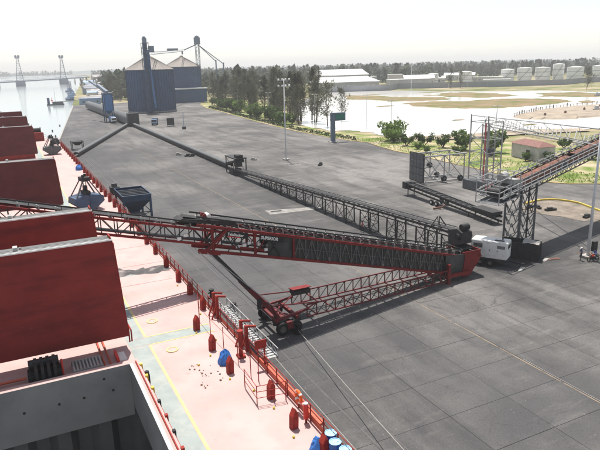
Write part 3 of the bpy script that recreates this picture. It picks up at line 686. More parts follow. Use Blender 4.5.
# ================================================================== STACKER
def boomY(x): return 52.3-(48-x)*.1
def bz(x): return 3.15+(36.6-x)*.283      # underside of the outer boom
st = thing('radial_stacker', (40, 51.5, 0), 'long red and black telescopic stacker conveyor reaching from the quay over the ship', 'stacker')
def P(x, dy, dz): return (x, boomY(x)+dy, bz(x)+dz)
W_ = 1.05
D_ = 2.25
X0, X1 = 46.5, 13.6
# chords of the outer boom
for dy in (-W_, W_):
    for dz, m in ((0, 'stacker_red'), (D_, 'stacker_red')):
        mb = MB(); mb.bar(P(X0, dy, dz), P(X1, dy, dz), .2, .26); mb.build('chord', m, st)
n = 24
for dy in (-W_, W_):
    for k in range(n):
        a = X0+(X1-X0)*k/n; b_ = X0+(X1-X0)*(k+1)/n
        front = k >= 17
        mb = MB()
        if front:
            if k % 3 == 2: mb.bar(P(a, dy, .1), P(a, dy, D_-.1), .2, .2); mb.build('brace', 'stacker_red', st)
            elif k % 3 == 0: mb.bar(P(a, dy, .1), P(b_, dy, D_-.1), .09); mb.bar(P(b_, dy, .1), P(a, dy, D_-.1), .07); mb.build('brace', 'dark_steel', st)
            else: mb.bar(P(a, dy, D_-.1), P(b_, dy, .1), .09); mb.build('brace', 'stacker_red', st)
        else:
            mh = (a+b_)/2; mb.bar(P(a, dy, .1), P(a, dy, D_-.1), .08); mb.bar(P(a, dy, .1), P(mh, dy, D_-.1), .07); mb.bar(P(mh, dy, D_-.1), P(b_, dy, .1), .07); mb.bar(P(mh, dy+.02, .1), P(mh, dy+.02, D_-.1), .05); mb.bar(P(a, dy+.03, 1.1), P(b_, dy+.03, 1.1), .05); mb.build('brace', 'brace_grey', st)
# angled end frame of the outer boom
for dy in (-W_-.02, W_+.02):
    mb = MB(); mb.bar(P(14.2, dy, -.1), P(16.4, dy, D_), .24); mb.bar(P(13.6, dy, -.16), P(15.6, dy, -.16), .2, .22); mb.build('end_frame', 'stacker_red', st)
# mesh side cladding panels, behind the braces
mb = MB()
for k in range(9):
    a, b_ = 45.6-k*2.8, 45.6-(k+1)*2.8+.05
    for dy in (-W_+.12, W_-.12):
        mb = MB(); mb.add([P(a, dy, .1), P(b_, dy, .1), P(b_, dy, D_-.15), P(a, dy, D_-.15), P(a, dy+.03, .1), P(b_, dy+.03, .1), P(b_, dy+.03, D_-.15), P(a, dy+.03, D_-.15)],
               [(0, 1, 2, 3), (7, 6, 5, 4), (0, 4, 5, 1), (3, 2, 6, 7), (0, 3, 7, 4), (1, 5, 6, 2)]); mb.build('side_panel', 'mesh_panel', st)
# belt, idlers and guard posts on top
mb = MB()
for dy0, dy1, dz0, dz1 in ((-.62, -.2, .55, .38), (-.2, .2, .38, .38), (.2, .62, .38, .55)):
    mb.add([P(X0+1, dy0, D_+dz0), P(X1-1, dy0, D_+dz0), P(X1-1, dy1, D_+dz1), P(X0+1, dy1, D_+dz1)], [(0, 1, 2, 3)])
mb.build('belt', 'belt', st)
def idler_mesh():
    mb = MB(); mb.box(-.05, .05, -.85, .85, .0, .12)
    for a, b_ in (((0, -.72, .50), (0, -.22, .30)), ((0, -.22, .30), (0, .22, .30)), ((0, .22, .30), (0, .72, .50))): mb.tube(a, b_, .07, n=8)
    for y in (-.75, .75): mb.box(-.05, .05, y-.03, y+.03, .1, .55)
    return mb.mesh('idler', 'steel_grey')
im = idler_mesh()
x = X0-.2
while x > X1: o = inst('idler', im, P(x, 0, D_+.05), st); o.rotation_euler = (0, 0, math.atan(.1)); x -= 1.15
mb = MB()
x = X0
while x > X1:
    for dy in (-W_, W_): mb.bar(P(x, dy, D_), P(x, dy, D_+.75), .06)
    x -= 2.3
for dy in (-W_, W_): mb.bar(P(X0, dy, D_+.75), P(X1, dy, D_+.75), .08, .14)
mb.build('guard_frame', 'dark_steel', st)
# inner telescoping stinger
XI0, XI1 = 21, -7
def Q(x, dy, dz): return P(x, dy, .55+dz)
wi, di = .78, 1.3
for dy in (-wi, wi):
    for dz in (0, di):
        mb = MB(); mb.bar(Q(XI0, dy, dz), Q(XI1, dy, dz), .15, .2); mb.build('inner_chord', 'stacker_red', st)
    n2 = 22
    mb = MB()
    for k in range(n2):
        a = XI0+(XI1-XI0)*k/n2; b_ = XI0+(XI1-XI0)*(k+1)/n2
        mb.bar(Q(a, dy, 0), Q(a, dy, di), .08); mb.bar(Q(a, dy, 0), Q(b_, dy, di), .07) if k % 2 else mb.bar(Q(a, dy, di), Q(b_, dy, 0), .07)
    mb.build('inner_brace', 'dark_steel', st)
mb = MB(); mb.add([Q(XI0, -.55, di+.28), Q(XI1, -.55, di+.28), Q(XI1, .55, di+.28), Q(XI0, .55, di+.28)], [(0, 1, 2, 3)])
mb.add([Q(XI0, -.5, .25), Q(XI1, -.5, .25), Q(XI1, .5, .25), Q(XI0, .5, .25)], [(0, 1, 2, 3)]); mb.build('inner_belt', 'belt', st)
x = X1-.5
while x > XI1: o = inst('idler', im, Q(x, 0, di-.05), st); o.rotation_euler = (0, 0, math.atan(.1)); o.scale = (1, .82, .8); x -= 1.3
mb = MB()
for dy in (-wi-.12,):
    mb.bar(Q(14, dy, di+.62), Q(XI1, dy, di+.62), .07, .12)
    x = 14
    while x > XI1: mb.bar(Q(x, dy, di), Q(x, dy, di+.62), .05); x -= 2.2
mb.build('inner_guard', 'dark_steel', st)
mb = MB(); mb.tube(Q(XI1, -.7, di), Q(XI1, .7, di), .3, n=14); mb.build('head_pulley', 'dark_steel', st)
# hoods and cable reel at the mouth of the outer boom
mb = MB(); mb.M = Matrix.Identity(4)
mb.add([P(17.5, -.8, D_+.35), P(12.0, -.8, D_+.05), P(12.0, .8, D_+.05), P(17.5, .8, D_+.35), P(17.3, -.8, D_+.75), P(12.4, -.8, D_+.35), P(12.4, .8, D_+.35), P(17.3, .8, D_+.75)],
       [(3, 2, 1, 0), (4, 5, 6, 7), (0, 1, 5, 4), (2, 3, 7, 6), (1, 2, 6, 5), (3, 0, 4, 7)]); mb.build('mouth_hood', 'dark_steel', st)
mb = MB(); mb.tube(P(14.6, -.4, D_+.75), P(14.6, .4, D_+.75), .22, n=14); mb.bar(P(14.3, 0, D_+1.0), P(15.3, 0, D_+.85), .4, .08); mb.build('winch_drum', 'stacker_red', st)
mb = MB(); mb.tube(P(14.9, -.7, D_+.9), P(14.9, .2, D_+.9), .18, n=12); mb.build('drive_motor', 'white_paint', st)
for x in (17.4, 18.1, 18.6, 19.6, 20.3, 20.6, 15.6, 12.6, 12.0): 
    mb = MB(); z = rnd.uniform(.6, 1.2); mb.M = Matrix.Translation(P(x, -W_+.25, z)); mb.box(-.17, .17, -.1, .1, -.13, .13); mb.build('junction_box', 'white_paint', st)
# lettering on the near side
def text(body, size, loc, slope, m, parent, name='lettering'):
    cu = bpy.data.curves.new('t', 'FONT'); cu.body = body; cu.size = size; cu.extrude = .01; cu.resolution_u = 2; cu.offset = .012
    tmp = bpy.data.objects.new('t', cu); COL.objects.link(tmp); bpy.context.view_layer.update()
    me = bpy.data.meshes.new_from_object(tmp.evaluated_get(bpy.context.evaluated_depsgraph_get())); bpy.data.objects.remove(tmp); bpy.data.curves.remove(cu)
    me.materials.clear(); me.materials.append(MATS[m])
    o = bpy.data.objects.new(name, me); COL.objects.link(o); o.parent = parent; o.location = Vector(loc)-parent_loc(parent)
    o.rotation_euler = Matrix(((1, 0, 0), (0, 1, 0), (0, 0, 1))).to_euler()
    o.rotation_euler = (Matrix.Rotation(math.atan(.1), 3, 'Z') @ Matrix.Rotation(math.atan(slope), 3, 'Y') @ Matrix.Rotation(R(90), 3, 'X')).to_euler()
    return o
for body, xa, xb, sz, uline in (('TeleStacker', 16.35, 18.3, .34, True), ('SUPERIOR', 19.65, 22.0, .42, False)):
    mb = MB(); dy = -W_-.11
    zt = D_-.16; zb = zt-.55
    mb.add([P(xa-.1, dy, zb), P(xb+.1, dy, zb), P(xb+.1, dy, zt), P(xa-.1, dy, zt), P(xa-.1, dy+.03, zb), P(xb+.1, dy+.03, zb), P(xb+.1, dy+.03, zt), P(xa-.1, dy+.03, zt)],
           [(0, 1, 2, 3), (7, 6, 5, 4), (0, 4, 5, 1), (3, 2, 6, 7), (0, 3, 7, 4), (1, 5, 6, 2)]); nb = mb.build('name_board', 'black', st)
    text(body, sz, P(xa, dy-.02, zb+.15), .283, 'white_paint', nb)
    if uline: mb = MB(); mb.bar(P(xa, dy-.02, zb+.05), P(xa+1.2, dy-.02, zb+.05), .03, .07); mb.build('underline', 'bright_red', nb)
# tail hopper
mb = MB()
prof = [(43.2, .55), (46.6, .25), (47.9, .5), (50.3, 2.3), (49.9, 3.0), (43.5, 3.3)]
prof = [(43.4, .6), (46.0, .15), (47.3, .25), (49.1, 2.2), (48.9, 2.7), (43.4, 3.35)]
for dy in (-1.35, 1.25):
    mb = MB(); mb.add([(x, boomY(x)+dy, z) for x, z in prof]+[(x, boomY(x)+dy+.1, z) for x, z in prof], [(0, 1, 2, 3, 4, 5), (11, 10, 9, 8, 7, 6)]+[(i, i+6, (i+1) % 6+6, (i+1) % 6) for i in range(6)])
    mb.build('tail_plate', 'mesh_panel' if dy < 0 else 'stacker_red', st, recalc=True)
mb = MB(); pr = [(46.1, .2), (47.4, .2), (49.3, 2.3), (49.05, 2.75), (46.5, 3.0)]
for dy in (-1.46,):
    mb.add([(x, boomY(x)+dy, z) for x, z in pr]+[(x, boomY(x)+dy+.09, z) for x, z in pr], [(0, 1, 2, 3, 4), (9, 8, 7, 6, 5)]+[(i, i+5, (i+1) % 5+5, (i+1) % 5) for i in range(5)])
mb.build('tail_guard', 'stacker_red', st, recalc=True)
mb = MB(); mb.add([(47.4, boomY(48)-1.4, .2), (49.3, boomY(50)-1.4, 2.3), (49.3, boomY(50)+1.3, 2.3), (47.4, boomY(48)+1.3, .2)], [(0, 1, 2, 3), (3, 2, 1, 0)]); mb.build('tail_slope', 'stacker_red', st)
mb = MB(); yb = boomY(48.5)
mb.box(46.2, 49.0, yb-1.5, yb-1.4, 2.75, 3.2); mb.box(46.2, 49.0, yb+1.3, yb+1.4, 2.75, 3.2); mb.box(48.9, 49.0, yb-1.4, yb+1.3, 2.75, 3.2)
for x in (46.4, 47.2, 48.0, 48.85): mb.bar((x, yb-1.45, 2.3), (x, yb-1.45, 2.8), .12)
mb.build('receiving_hopper', 'stacker_red', st)
mb = MB(); mb.box(46.2, 48.85, yb-1.3, yb+1.25, 2.6, 2.7); mb.build('coal', 'black', st)
mb = MB(); mb.box(43.4, 43.75, boomY(43.5)-1.9, boomY(43.5)-1.5, 0, 2.4); mb.box(43.4, 43.75, boomY(43.5)+1.5, boomY(43.5)+1.9, 0, 2.4); mb.box(43.3, 47, boomY(45)-1.9, boomY(45)-1.5, .7, 1.05); mb.box(43.3, 47, boomY(45)+1.5, boomY(45)+1.9, .7, 1.05)
mb.box(43.45, 43.7, boomY(43.5)-1.5, boomY(43.5)+1.5, .75, 1.0); mb.build('pivot_frame', 'stacker_red', st)
mb = MB(); mb.box(46, 47.6, yb-1.2, yb+1.2, 0, .18); mb.build('pivot_base', 'dark_steel', st)
# undercarriage: two ladder trusses back to the pivot
UX0, UX1 = 43.4, 24.2
def U(x, dy, dz): t = (43.4-x)/19.2; return (x, boomY(x)+dy*(1+.0*t), .42+.55*t+dz)
for dy in (-1.75, 1.75):
    for dz in (0, 1.25):
        mb = MB(); mb.bar(U(UX0, dy, dz), U(UX1, dy, dz), .12, .12); mb.build('carriage_chord', 'carriage_red', st)
    n3 = 17
    for k in range(n3+1):
        a = UX0+(UX1-UX0)*k/n3; mb = MB(); mb.bar(U(a, dy, 0), U(a, dy, 1.25), .09); mb.build('carriage_post', 'carriage_red', st)
    mb = MB()
    for k in range(n3):
        a = UX0+(UX1-UX0)*k/n3; b_ = UX0+(UX1-UX0)*(k+1)/n3; mb.bar(U(a, dy, 1.25), U(b_, dy, 0), .06)
    mb.build('carriage_brace', 'dark_steel', st)
for k in range(0, 18, 2):
    a = UX0+(UX1-UX0)*k/17; mb = MB(); mb.bar(U(a, -1.75, 0), U(a, 1.75, 0), .1); mb.build('carriage_tie', 'carriage_red', st)
mb = MB(); mb.box(24.0, 25.9, boomY(25)+.7, boomY(25)+1.7, 2.3, 2.75); cb = mb.build('control_box', 'dark_steel', st)
mb = MB(); mb.M = Matrix.Translation((24.95, boomY(25)+1.2, 2.95)) @ Matrix.Rotation(-.12, 4, 'X'); mb.box(-1.05, 1.05, -.55, .55, -.12, -.05); mb.build('lid', 'stacker_red', cb)
# axle frame and wheels
ax, ay = 21.9, 49.7
mb = MB(); mb.box(ax-1.3, ax-1.0, ay-2.1, ay+2.1, 1.25, 1.6); mb.box(ax+.8, ax+1.1, ay-2.1, ay+2.1, 1.25, 1.6); mb.bar((ax+2.3, ay-1.75, 1.9), (ax-1.2, ay-1.9, 1.5), .2); mb.bar((ax+2.3, ay+1.75, 1.9), (ax-1.2, ay+1.9, 1.5), .2); mb.bar((ax-1.1, ay-1.9, 1.4), (ax+.9, ay+1.9, 1.4), .12); mb.bar((ax-1.1, ay+1.9, 1.4), (ax+.9, ay-1.9, 1.4), .12)
mb.box(ax-.3, ax+.3, ay-2.6, ay+2.6, .65, 1.25); mb.build('axle_frame', 'carriage_red', st)
for dy in (-2.25, 2.25):
    for dx in (-.72, .66):
        w = bpy.data.objects.new('wheel', None); COL.objects.link(w); w.parent = st; w.location = Vector((ax+dx, ay+dy, .64))-parent_loc(st)
        for e in (-.22, .22) if False else (0,):
            mb = MB(); c = (ax+dx, ay+dy, .64)
            prof = [(.34, -.22), (.56, -.24), (.64, -.17), (.64, .17), (.56, .24), (.34, .22)]
            mb.M = Matrix.Translation(c) @ Matrix.Rotation(R(90), 4, 'X'); mb.lathe(prof, 24); mb.build('tyre', 'tyre', w, smooth=False)
            mb = MB(); mb.M = Matrix.Translation(c) @ Matrix.Rotation(R(90), 4, 'X'); mb.lathe([(0, .14), (.14, .17), (.17, .1), (.3, .12), (.35, .2), (.35, -.2), (.3, -.12), (.17, -.1), (.14, -.17), (0, -.14)], 20); mb.build('rim', 'rim', w)
    mb = MB(); mb.bar((ax-1.5, ay+dy*.82, 1.1), (ax+1.4, ay+dy*.82, 1.1), .22, .3); mb.build('bogie_beam', 'dark_steel', st)
# A frame over the axle: light tubes
mb = MB()
for dy in (-1.9, 1.9):
    mb.tube((ax-.9, ay+dy, 1.6), (ax-1.5, ay+dy*.85, 2.9), .07); mb.tube((ax-1.5, ay+dy*.85, 2.9), U(25.5, dy*.95, 1.3), .07); mb.tube((ax+.9, ay+dy, 1.5), U(25.5, dy*.9, 1.3), .07)
mb.tube((ax-1.5, ay-1.6, 2.9), (ax-1.5, ay+1.6, 2.9), .07); mb.tube((ax+.9, ay-1.9, 1.5), (ax+.9, ay+1.9, 1.5), .07); mb.tube(U(25.5, -1.8, 1.3), U(25.5, 1.8, 1.3), .08)
mb.tube((ax-1.2, ay-1.8, 2.3), U(24.8, 1.8, 1.3), .05); mb.build('carriage_rail', 'carriage_red', st)
# luffing struts
for dy in (-.9, .9):
    mid = lerp((ax-.9, ay+dy*1.6, 1.7), P(14.9, dy, -.1), .45)
    mb = MB(); mb.bar((ax-.9, ay+dy*1.6, 1.7), mid, .38, .38); mb.build('strut_sleeve', 'carriage_red', st)
    mb = MB(); mb.bar(mid, P(14.9, dy, -.1), .26, .26); mb.build('strut_leg', 'dark_steel', st)
    mb = MB(); mb.tube((ax-.4, ay+dy*1.9, 1.9), P(14.3, dy*1.5, -.1), .035, n=6); mb.tube((ax-1.6, ay+dy*1.9, 1.6), P(13.6, dy*1.5, -.1), .03, n=6); mb.build('hydraulic_line', 'galvanised', st)
mb = MB(); m_ = lerp((ax-.9, ay-.9*1.6, 1.7), P(14.9, -.9, -.1), .3); mb.box(m_.x-.3, m_.x+.1, m_.y-.4, m_.y-.25, m_.z-1.0, m_.z); mb.build('strut_bracket', 'dark_steel', st)
mb = MB(); mb.bar(mid, lerp(mid, (mid.x, mid.y-1.8, mid.z), 1), .2); mb.build('strut_tie', 'dark_steel', st)

# ================================================================== TRESTLE CONVEYOR
tc = thing('trestle_conveyor', (48.5, 92, 0), 'dark inclined belt conveyor climbing on braced trestle towers to the stacker tail', 'conveyor')
TX = 48.2
def tz(y): return 1.0+(130-y)*(4.5-1.0)/79.0-.35
YA, YB = 133, 53.0
for dx in (-.6, .6):
    for dz in (0, .55):
        mb = MB(); mb.bar((TX+dx, YA, tz(YA)+dz), (TX+dx, YB, tz(YB)+dz), .13, .13 if dz == 0 else .3); mb.build('chord', 'dark_steel', tc)
    mb = MB(); n = 56
    for k in range(n):
        a = YA+(YB-YA)*k/n; b_ = YA+(YB-YA)*(k+1)/n
        mb.bar((TX+dx, a, tz(a)), (TX+dx, b_, tz(b_)+.55), .05) if k % 2 else mb.bar((TX+dx, a, tz(a)+.55), (TX+dx, b_, tz(b_)), .05)
    mb.build('side_brace', 'dark_steel', tc)
mb = MB()
for x0, z0, x1, z1 in ((-.55, .85, -.2, .7), (-.2, .7, .2, .7), (.2, .7, .55, .85)):
    mb.add([(TX+x0, YA, tz(YA)+z0), (TX+x1, YA, tz(YA)+z1), (TX+x1, YB, tz(YB)+z1), (TX+x0, YB, tz(YB)+z0)], [(0, 1, 2, 3)])
mb.build('belt', 'belt', tc)
mb = MB(); mb.M = Matrix.Rotation(R(90), 4, 'Z'); mb.box(-.04, .04, -.7, .7, 0, .08)
for a, b_ in (((0, -.6, .3), (0, -.2, .12)), ((0, -.2, .12), (0, .2, .12)), ((0, .2, .12), (0, .6, .3))): mb.tube(a, b_, .05, n=6)
im2 = mb.mesh('idler', 'dusty_steel')
y = YA-1
while y > YB+1: inst('idler', im2, (TX, y, tz(y)+.58), tc); y -= 1.5
for dx in (-.72, .72):
    mb = MB(); mb.bar((TX+dx, YA, tz(YA)+.9), (TX+dx, YB+2, tz(YB)+.9), .05, .1); y = YA
    while y > YB+2: mb.bar((TX+dx, y, tz(y)+.5), (TX+dx, y, tz(y)+1.0), .05); y -= 3
    mb.build('edge_guard', 'dusty_steel', tc)
for y0, y1 in ((105.2, 101.0), (98.0, 94.2), (90.4, 86.6), (82.9, 79.6), (75.4, 72.6), (68.2, 65.7), (61.4, 58.9), (56.2, 54.0), (110.5, 107.8), (115.5, 113)):
    t = bpy.data.objects.new('trestle', None); COL.objects.link(t); t.parent = tc; t.location = Vector((TX, (y0+y1)/2, 0))-parent_loc(tc)
    for dx in (-.72, .72):
        for y in (y0, y1): mb = MB(); mb.bar((TX+dx*1.12, y, 0), (TX+dx, y, tz(y)), .16); mb.build('leg', 'dark_steel', t)
        mb = MB(); zt = tz(y0)
        nb_ = 2 if zt > 3 else 1
        for q in range(nb_):
            za, zb = .1+(zt-.2)*q/nb_, .1+(zt-.2)*(q+1)/nb_
            mb.bar((TX+dx*1.08, y0, za), (TX+dx*1.08, y1, zb), .07); mb.bar((TX+dx*1.08, y1, za), (TX+dx*1.08, y0, zb), .07); mb.bar((TX+dx*1.08, y0, za), (TX+dx*1.08, y1, za), .07)
        mb.build('cross_brace', 'dark_steel', t)
    mb = MB()
    for y in (y0, y1): mb = MB(); mb.bar((TX-.8, y, .12), (TX+.8, y, .12), .1); mb.bar((TX-.8, y, .15), (TX+.75, y, tz(y)-.1), .06); mb.build('foot_beam', 'dark_steel', t)
# drive head
mb = MB(); mb.M = Matrix.Translation((0, 1.0, 0)); loft(mb, [[(TX-.8, 53.9, 3.5), (TX+.8, 53.9, 3.5), (TX+.8, 53.9, 4.9), (TX-.8, 53.9, 4.9)], [(TX-.8, 52.4, 3.2), (TX+.8, 52.4, 3.2), (TX+.8, 52.4, 5.3), (TX-.8, 52.4, 5.3)], [(TX-.8, 51.5, 3.6), (TX+.8, 51.5, 3.6), (TX+.8, 51.5, 5.0), (TX-.8, 51.5, 5.0)]])
mb.build('head_chute', 'dark_steel', tc, recalc=True)
mb = MB(); mb.M = Matrix.Translation((0, 1.0, 0)); mb.tube((TX-.5, 52.0, 5.55), (TX+.6, 52.0, 5.55), .38, n=14); mb.box(TX-.2, TX+.35, 51.7, 52.3, 5.2, 5.5); mb.tube((TX-1.1, 52.1, 4.4), (TX+1.1, 52.1, 4.4), .4, n=14); mb.build('drive_motor', 'black', tc)
mb = MB(); mb.M = Matrix.Translation((0, 1.0, 0)); mb.box(TX-1.1, TX+1.1, 51, 54.6, 3.0, 3.12)
for dx in (-1, 1):
    for y in (51.2, 54.4): mb.bar((TX+dx, y, 2.4), (TX+dx, y, 3.2), .12)
mb.build('head_platform', 'dark_steel', tc)
mb = MB(); mb.M = Matrix.Translation((0, 1.0, 0))
for dx in (-.8, .8): mb.bar((TX+dx, 57.6, tz(57)+.2), (TX+dx*.2, 56.8, tz(56)+1.9), .12); mb.bar((TX+dx, 55.6, tz(56)+.2), (TX+dx*.2, 56.8, tz(56)+1.9), .12)
mb.build('take_up_frame', 'dark_steel', tc)
for k, dx in enumerate((-.85, .85)):
    mb = MB(); mb.box(TX+dx-.25, TX+dx+.25, 131.4, 134, .0, 1.3); mb.build('tail_box', 'dark_steel', tc)

# low covered conveyor lines
def low_conveyor(name, p, q, w, h, label, m='dark_steel', group='flat conveyor lines on the quay', frames=True):
    p, q = Vector((*p, 0)), Vector((*q, 0)); c = (p+q)/2; t = thing(name, c, label, 'conveyor', group)
    d = (q-p).normalized(); nrm = Vector((-d.y, d.x, 0)); L = (q-p).length
    def bar(a, b_, wd, ht, mm, nm): mb = MB(); mb.bar(a, b_, wd, ht); mb.build(nm, mm, t)
    z = Vector((0, 0, 1))
    for s in (-1, 1): bar(p+nrm*s*w/2+z*h*.62, q+nrm*s*w/2+z*h*.62, .14, h*.5, m, 'side_frame')
    bar(p+z*h*.68, q+z*h*.68, w-.2, .06, 'belt', 'belt')
    n = max(3, int(L/6)); mb = MB(); mb.bar(-nrm*w*.62+z*.02, -nrm*w*.55+z*h*.4, .12); mb.bar(nrm*w*.62+z*.02, nrm*w*.55+z*h*.4, .12); mb.bar(-nrm*w*.6+z*.1, nrm*w*.6+z*.1, .1); sm_ = mb.mesh('support', m)
    for k in range(n+1): inst('support', sm_, p.lerp(q, k/n), t)
    nn = max(4, int(L/3)); mb = MB(); mb.M = Matrix.Rotation(math.atan2(d.y, d.x), 4, 'Z'); k3 = 6
    prof = [(w*.48*math.cos(math.pi*i/k3), h*.86+.32*math.sin(math.pi*i/k3)) for i in range(k3+1)]
    hl = L/nn/2-.03; mb.add([(-hl, y, zz) for y, zz in prof]+[(hl, y, zz) for y, zz in prof], [(i, i+1, i+k3+2, i+k3+1) for i in range(k3)]); cmsh = mb.mesh('belt_cover', 'dusty_steel')
    for k in range(nn): inst('belt_cover', cmsh, p.lerp(q, (k+.5)/nn), t)
    return t
a1 = low_conveyor('ground_conveyor', (52.2, 281), (49.6, 140), 1.5, 1.5, 'long flat dark conveyor running along the quay towards the raised trestle conveyor')
a2 = low_conveyor('ground_conveyor', (18.0, 187), (60.5, 306), 1.4, 1.3, 'long flat conveyor crossing the quay slantwise towards the blue silo')
# transfer head between ground conveyor and trestle conveyor
th = thing('transfer_head', (49, 133, 0), 'open steel frame with conveyor head where flat line drops onto trestle conveyor', 'conveyor head')
mb = MB(); mb.bar((49.6, 142, 1.2), (48.9, 132.5, 3.1), 1.1, .5); mb.build('head_section', 'dark_steel', th)
for x in (47.5, 50.2):
    for y in (130.6, 137): mb = MB(); mb.bar((x, y, 0), (x, y, 3.8), .2); mb.build('post', 'dark_steel', th)
mb = MB(); mb.box(47.3, 50.4, 130.4, 137.2, 3.8, 4.05); mb.build('top_frame', 'dark_steel', th)
mb = MB(); mb.box(47.9, 49.5, 130.6, 132.4, 4.05, 4.7); mb.tube((47.6, 131.6, 3.2), (50, 131.6, 3.2), .4, n=12); mb.build('drive_motor', 'black', th)
mb = MB(); mb.box(48.0, 49.4, 131, 133, 1.9, 3.2); mb.build('chute', 'dark_steel', th)
for x in (47.5, 50.2): mb = MB(); mb.bar((x, 130.7, .3), (x, 136.9, 3.7), .08); mb.build('brace', 'dark_steel', th)

# ================================================================== IDLE CONVEYOR
ic = thing('idle_conveyor', (68, 79, 0), 'idle black portable conveyor section parked low on the pavement', 'conveyor')
pA, pB = Vector((68.8, 91.6, 1.5)), Vector((67.2, 66.4, .45))
d = (pB-pA).normalized(); nr = Vector((-d.y, d.x, 0)).normalized(); zv = Vector((0, 0, 1))
for s in (-1, 1):
    for dz in (0, .8): mb = MB(); mb.bar(pA+nr*s*.75+zv*dz, pB+nr*s*.75+zv*dz, .16, .3); mb.build('chord', 'dark_steel', ic)
    mb = MB()
    for k in range(20): mb.bar(pA.lerp(pB, k/20)+nr*s*.75, pA.lerp(pB, (k+1)/20)+nr*s*.75+zv*.7, .06)
    mb.build('side_brace', 'dark_steel', ic)
mb = MB(); mb.bar(pA+zv*.75, pB+zv*.75, 1.2, .05); mb.build('belt', 'belt', ic)
for k in range(18): o = inst('idler', im2, pA.lerp(pB, (k+.5)/18)+zv*.8, ic)
mb = MB(); c = pA.lerp(pB, .9)+zv*.95; mb.M = Matrix.Translation(c) @ Matrix.Rotation(math.atan2(d.y, d.x), 4, 'Z'); mb.box(-2.6, 2.2, -1.05, 1.05, 0, .5); mb.build('feed_hopper', 'dark_steel', ic)
mb = MB(); mb.M = Matrix.Translation(pA+zv*.35) @ Matrix.Rotation(math.atan2(d.y, d.x), 4, 'Z'); mb.box(-.7, .5, -1.1, 1.1, -.5, .75); mb.build('head_chute', 'dark_steel', ic)
mb = MB(); mb.tube(pA+nr*-1.0+zv*.1, pA+nr*1.0+zv*.1, .3, n=12); mb.build('pulley', 'orange_cover', ic)
for t in (.36, .42):
    for s in (-1, 1):
        c = pA.lerp(pB, t)+nr*s*1.1; c.z = .5; mb = MB(); mb.tube(c-nr*.16, c+nr*.16, .5, n=16); w = mb.build('wheel', 'tyre', ic)
        mb = MB(); mb.tube(c-nr*.18, c+nr*.18, .24, n=12); mb.build('rim', 'white_paint', w)
mb = MB(); c = pA.lerp(pB, .5)+nr*-1.6; mb.bar((c.x, c.y, .3), (c.x-1.5, c.y+.2, .25), .3); mb.bar(pA.lerp(pB, .5), (c.x, c.y, .3), .15); mb.build('tow_bar', 'orange_cover', ic)
for t in (.03, .75, .97):
    mb = MB(); c = pA.lerp(pB, t); mb.bar(c-nr*.7-zv*c.z, c-nr*.7, .14); mb.build('leg', 'dark_steel', ic); mb = MB(); mb.bar(c+nr*.7-zv*c.z, c+nr*.7, .14); mb.build('leg', 'dark_steel', ic)

# ================================================================== LATTICE FRAME LYING DOWN
lf = thing('steel_framework', (84, 101, 0), 'grey tubular steel frame lying on its side with a dark plate end', 'steel frame')
cA, cB, cC = Vector((77.9, 103.8, 0)), Vector((77.4, 98.3, 0)), Vector((89.6, 102.9, 0))
ex = Vector((1, -.06, 0)).normalized(); ey = Vector((.08, 1, 0)).normalized(); O = Vector((77.6, 98.4, .25))
def F3(a, b_, c): return O+ex*a+ey*b_+zv*c
Lx, Ly, Lz = 11.0, 5.3, 6.0
for j in range(4):
    for k in range(4):
        mb = MB(); a, b_ = .08+j*(Ly-.16)/4, .08+k*(Lz-.16)/4; g_ = .05
        p0, p1 = F3(-.12, a+g_, b_+g_), F3(-.12, a+(Ly-.16)/4-g_, b_+(Lz-.16)/4-g_)
        mb.add([F3(-.15, a+g_, b_+g_), F3(-.15, a+1.285-g_, b_+g_), F3(-.15, a+1.285-g_, b_+1.46-g_), F3(-.15, a+g_, b_+1.46-g_), F3(-.05, a+g_, b_+g_), F3(-.05, a+1.285-g_, b_+g_), F3(-.05, a+1.285-g_, b_+1.46-g_), F3(-.05, a+g_, b_+1.46-g_)],
               [(0, 1, 2, 3), (7, 6, 5, 4), (0, 4, 5, 1), (3, 2, 6, 7), (0, 3, 7, 4), (1, 5, 6, 2)]); mb.build('plate', 'dusty_steel', lf, recalc=True)
mb = MB()
for b_ in (0, Ly): mb.bar(F3(0, b_, 0), F3(0, b_, Lz), .2)
for c in (0, Lz): mb.bar(F3(0, 0, c), F3(0, Ly, c), .2)
for k in range(1, 4): mb.bar(F3(.02, 0, Lz*k/4), F3(.02, Ly, Lz*k/4), .12); mb.bar(F3(.02, Ly*k/4, 0), F3(.02, Ly*k/4, Lz), .12)
mb.build('plate_frame', 'dark_steel', lf)
for b_ in (0, Ly):
    for c in (0, Lz-.5): mb = MB(); mb.tube(F3(0, b_, c), F3(Lx, b_, c), .16, n=8); mb.build('long_tube', 'galvanised', lf)
for a in (5.2, 10.4):
    for b_ in (0, Ly): mb = MB(); mb.tube(F3(a, b_, 0), F3(a, b_, Lz-.5), .12, n=8); mb.build('upright', 'galvanised', lf)
    for c in (0, Lz-.5): mb = MB(); mb.tube(F3(a, 0, c), F3(a, Ly, c), .1, n=8); mb.build('cross_tube', 'galvanised', lf)
for b_ in (0, Ly):
    mb = MB()
    for a0, a1 in ((0.2, 5.2), (5.2, 10.4)): mb.tube(F3(a0, b_, 0), F3(a1, b_, Lz-.5), .09, n=6); mb.tube(F3(a1, b_, 0), F3(a0, b_, Lz-.5), .09, n=6)
    mb.build('brace', 'galvanised', lf)
for (a, b_, c) in ((9.2, -.35, .35), (5.0, -.3, .55), (3.2, 2.6, 3.2), (7.2, 5.5, .3)):
    mb = MB(); mb.tube(F3(a, b_-.25, c), F3(a, b_+.25, c), .6, n=16); w = mb.build('wheel', 'tyre', lf)
    mb = MB(); mb.tube(F3(a, b_-.28, c), F3(a, b_+.28, c), .28, n=12); mb.build('hub', 'rim', w)
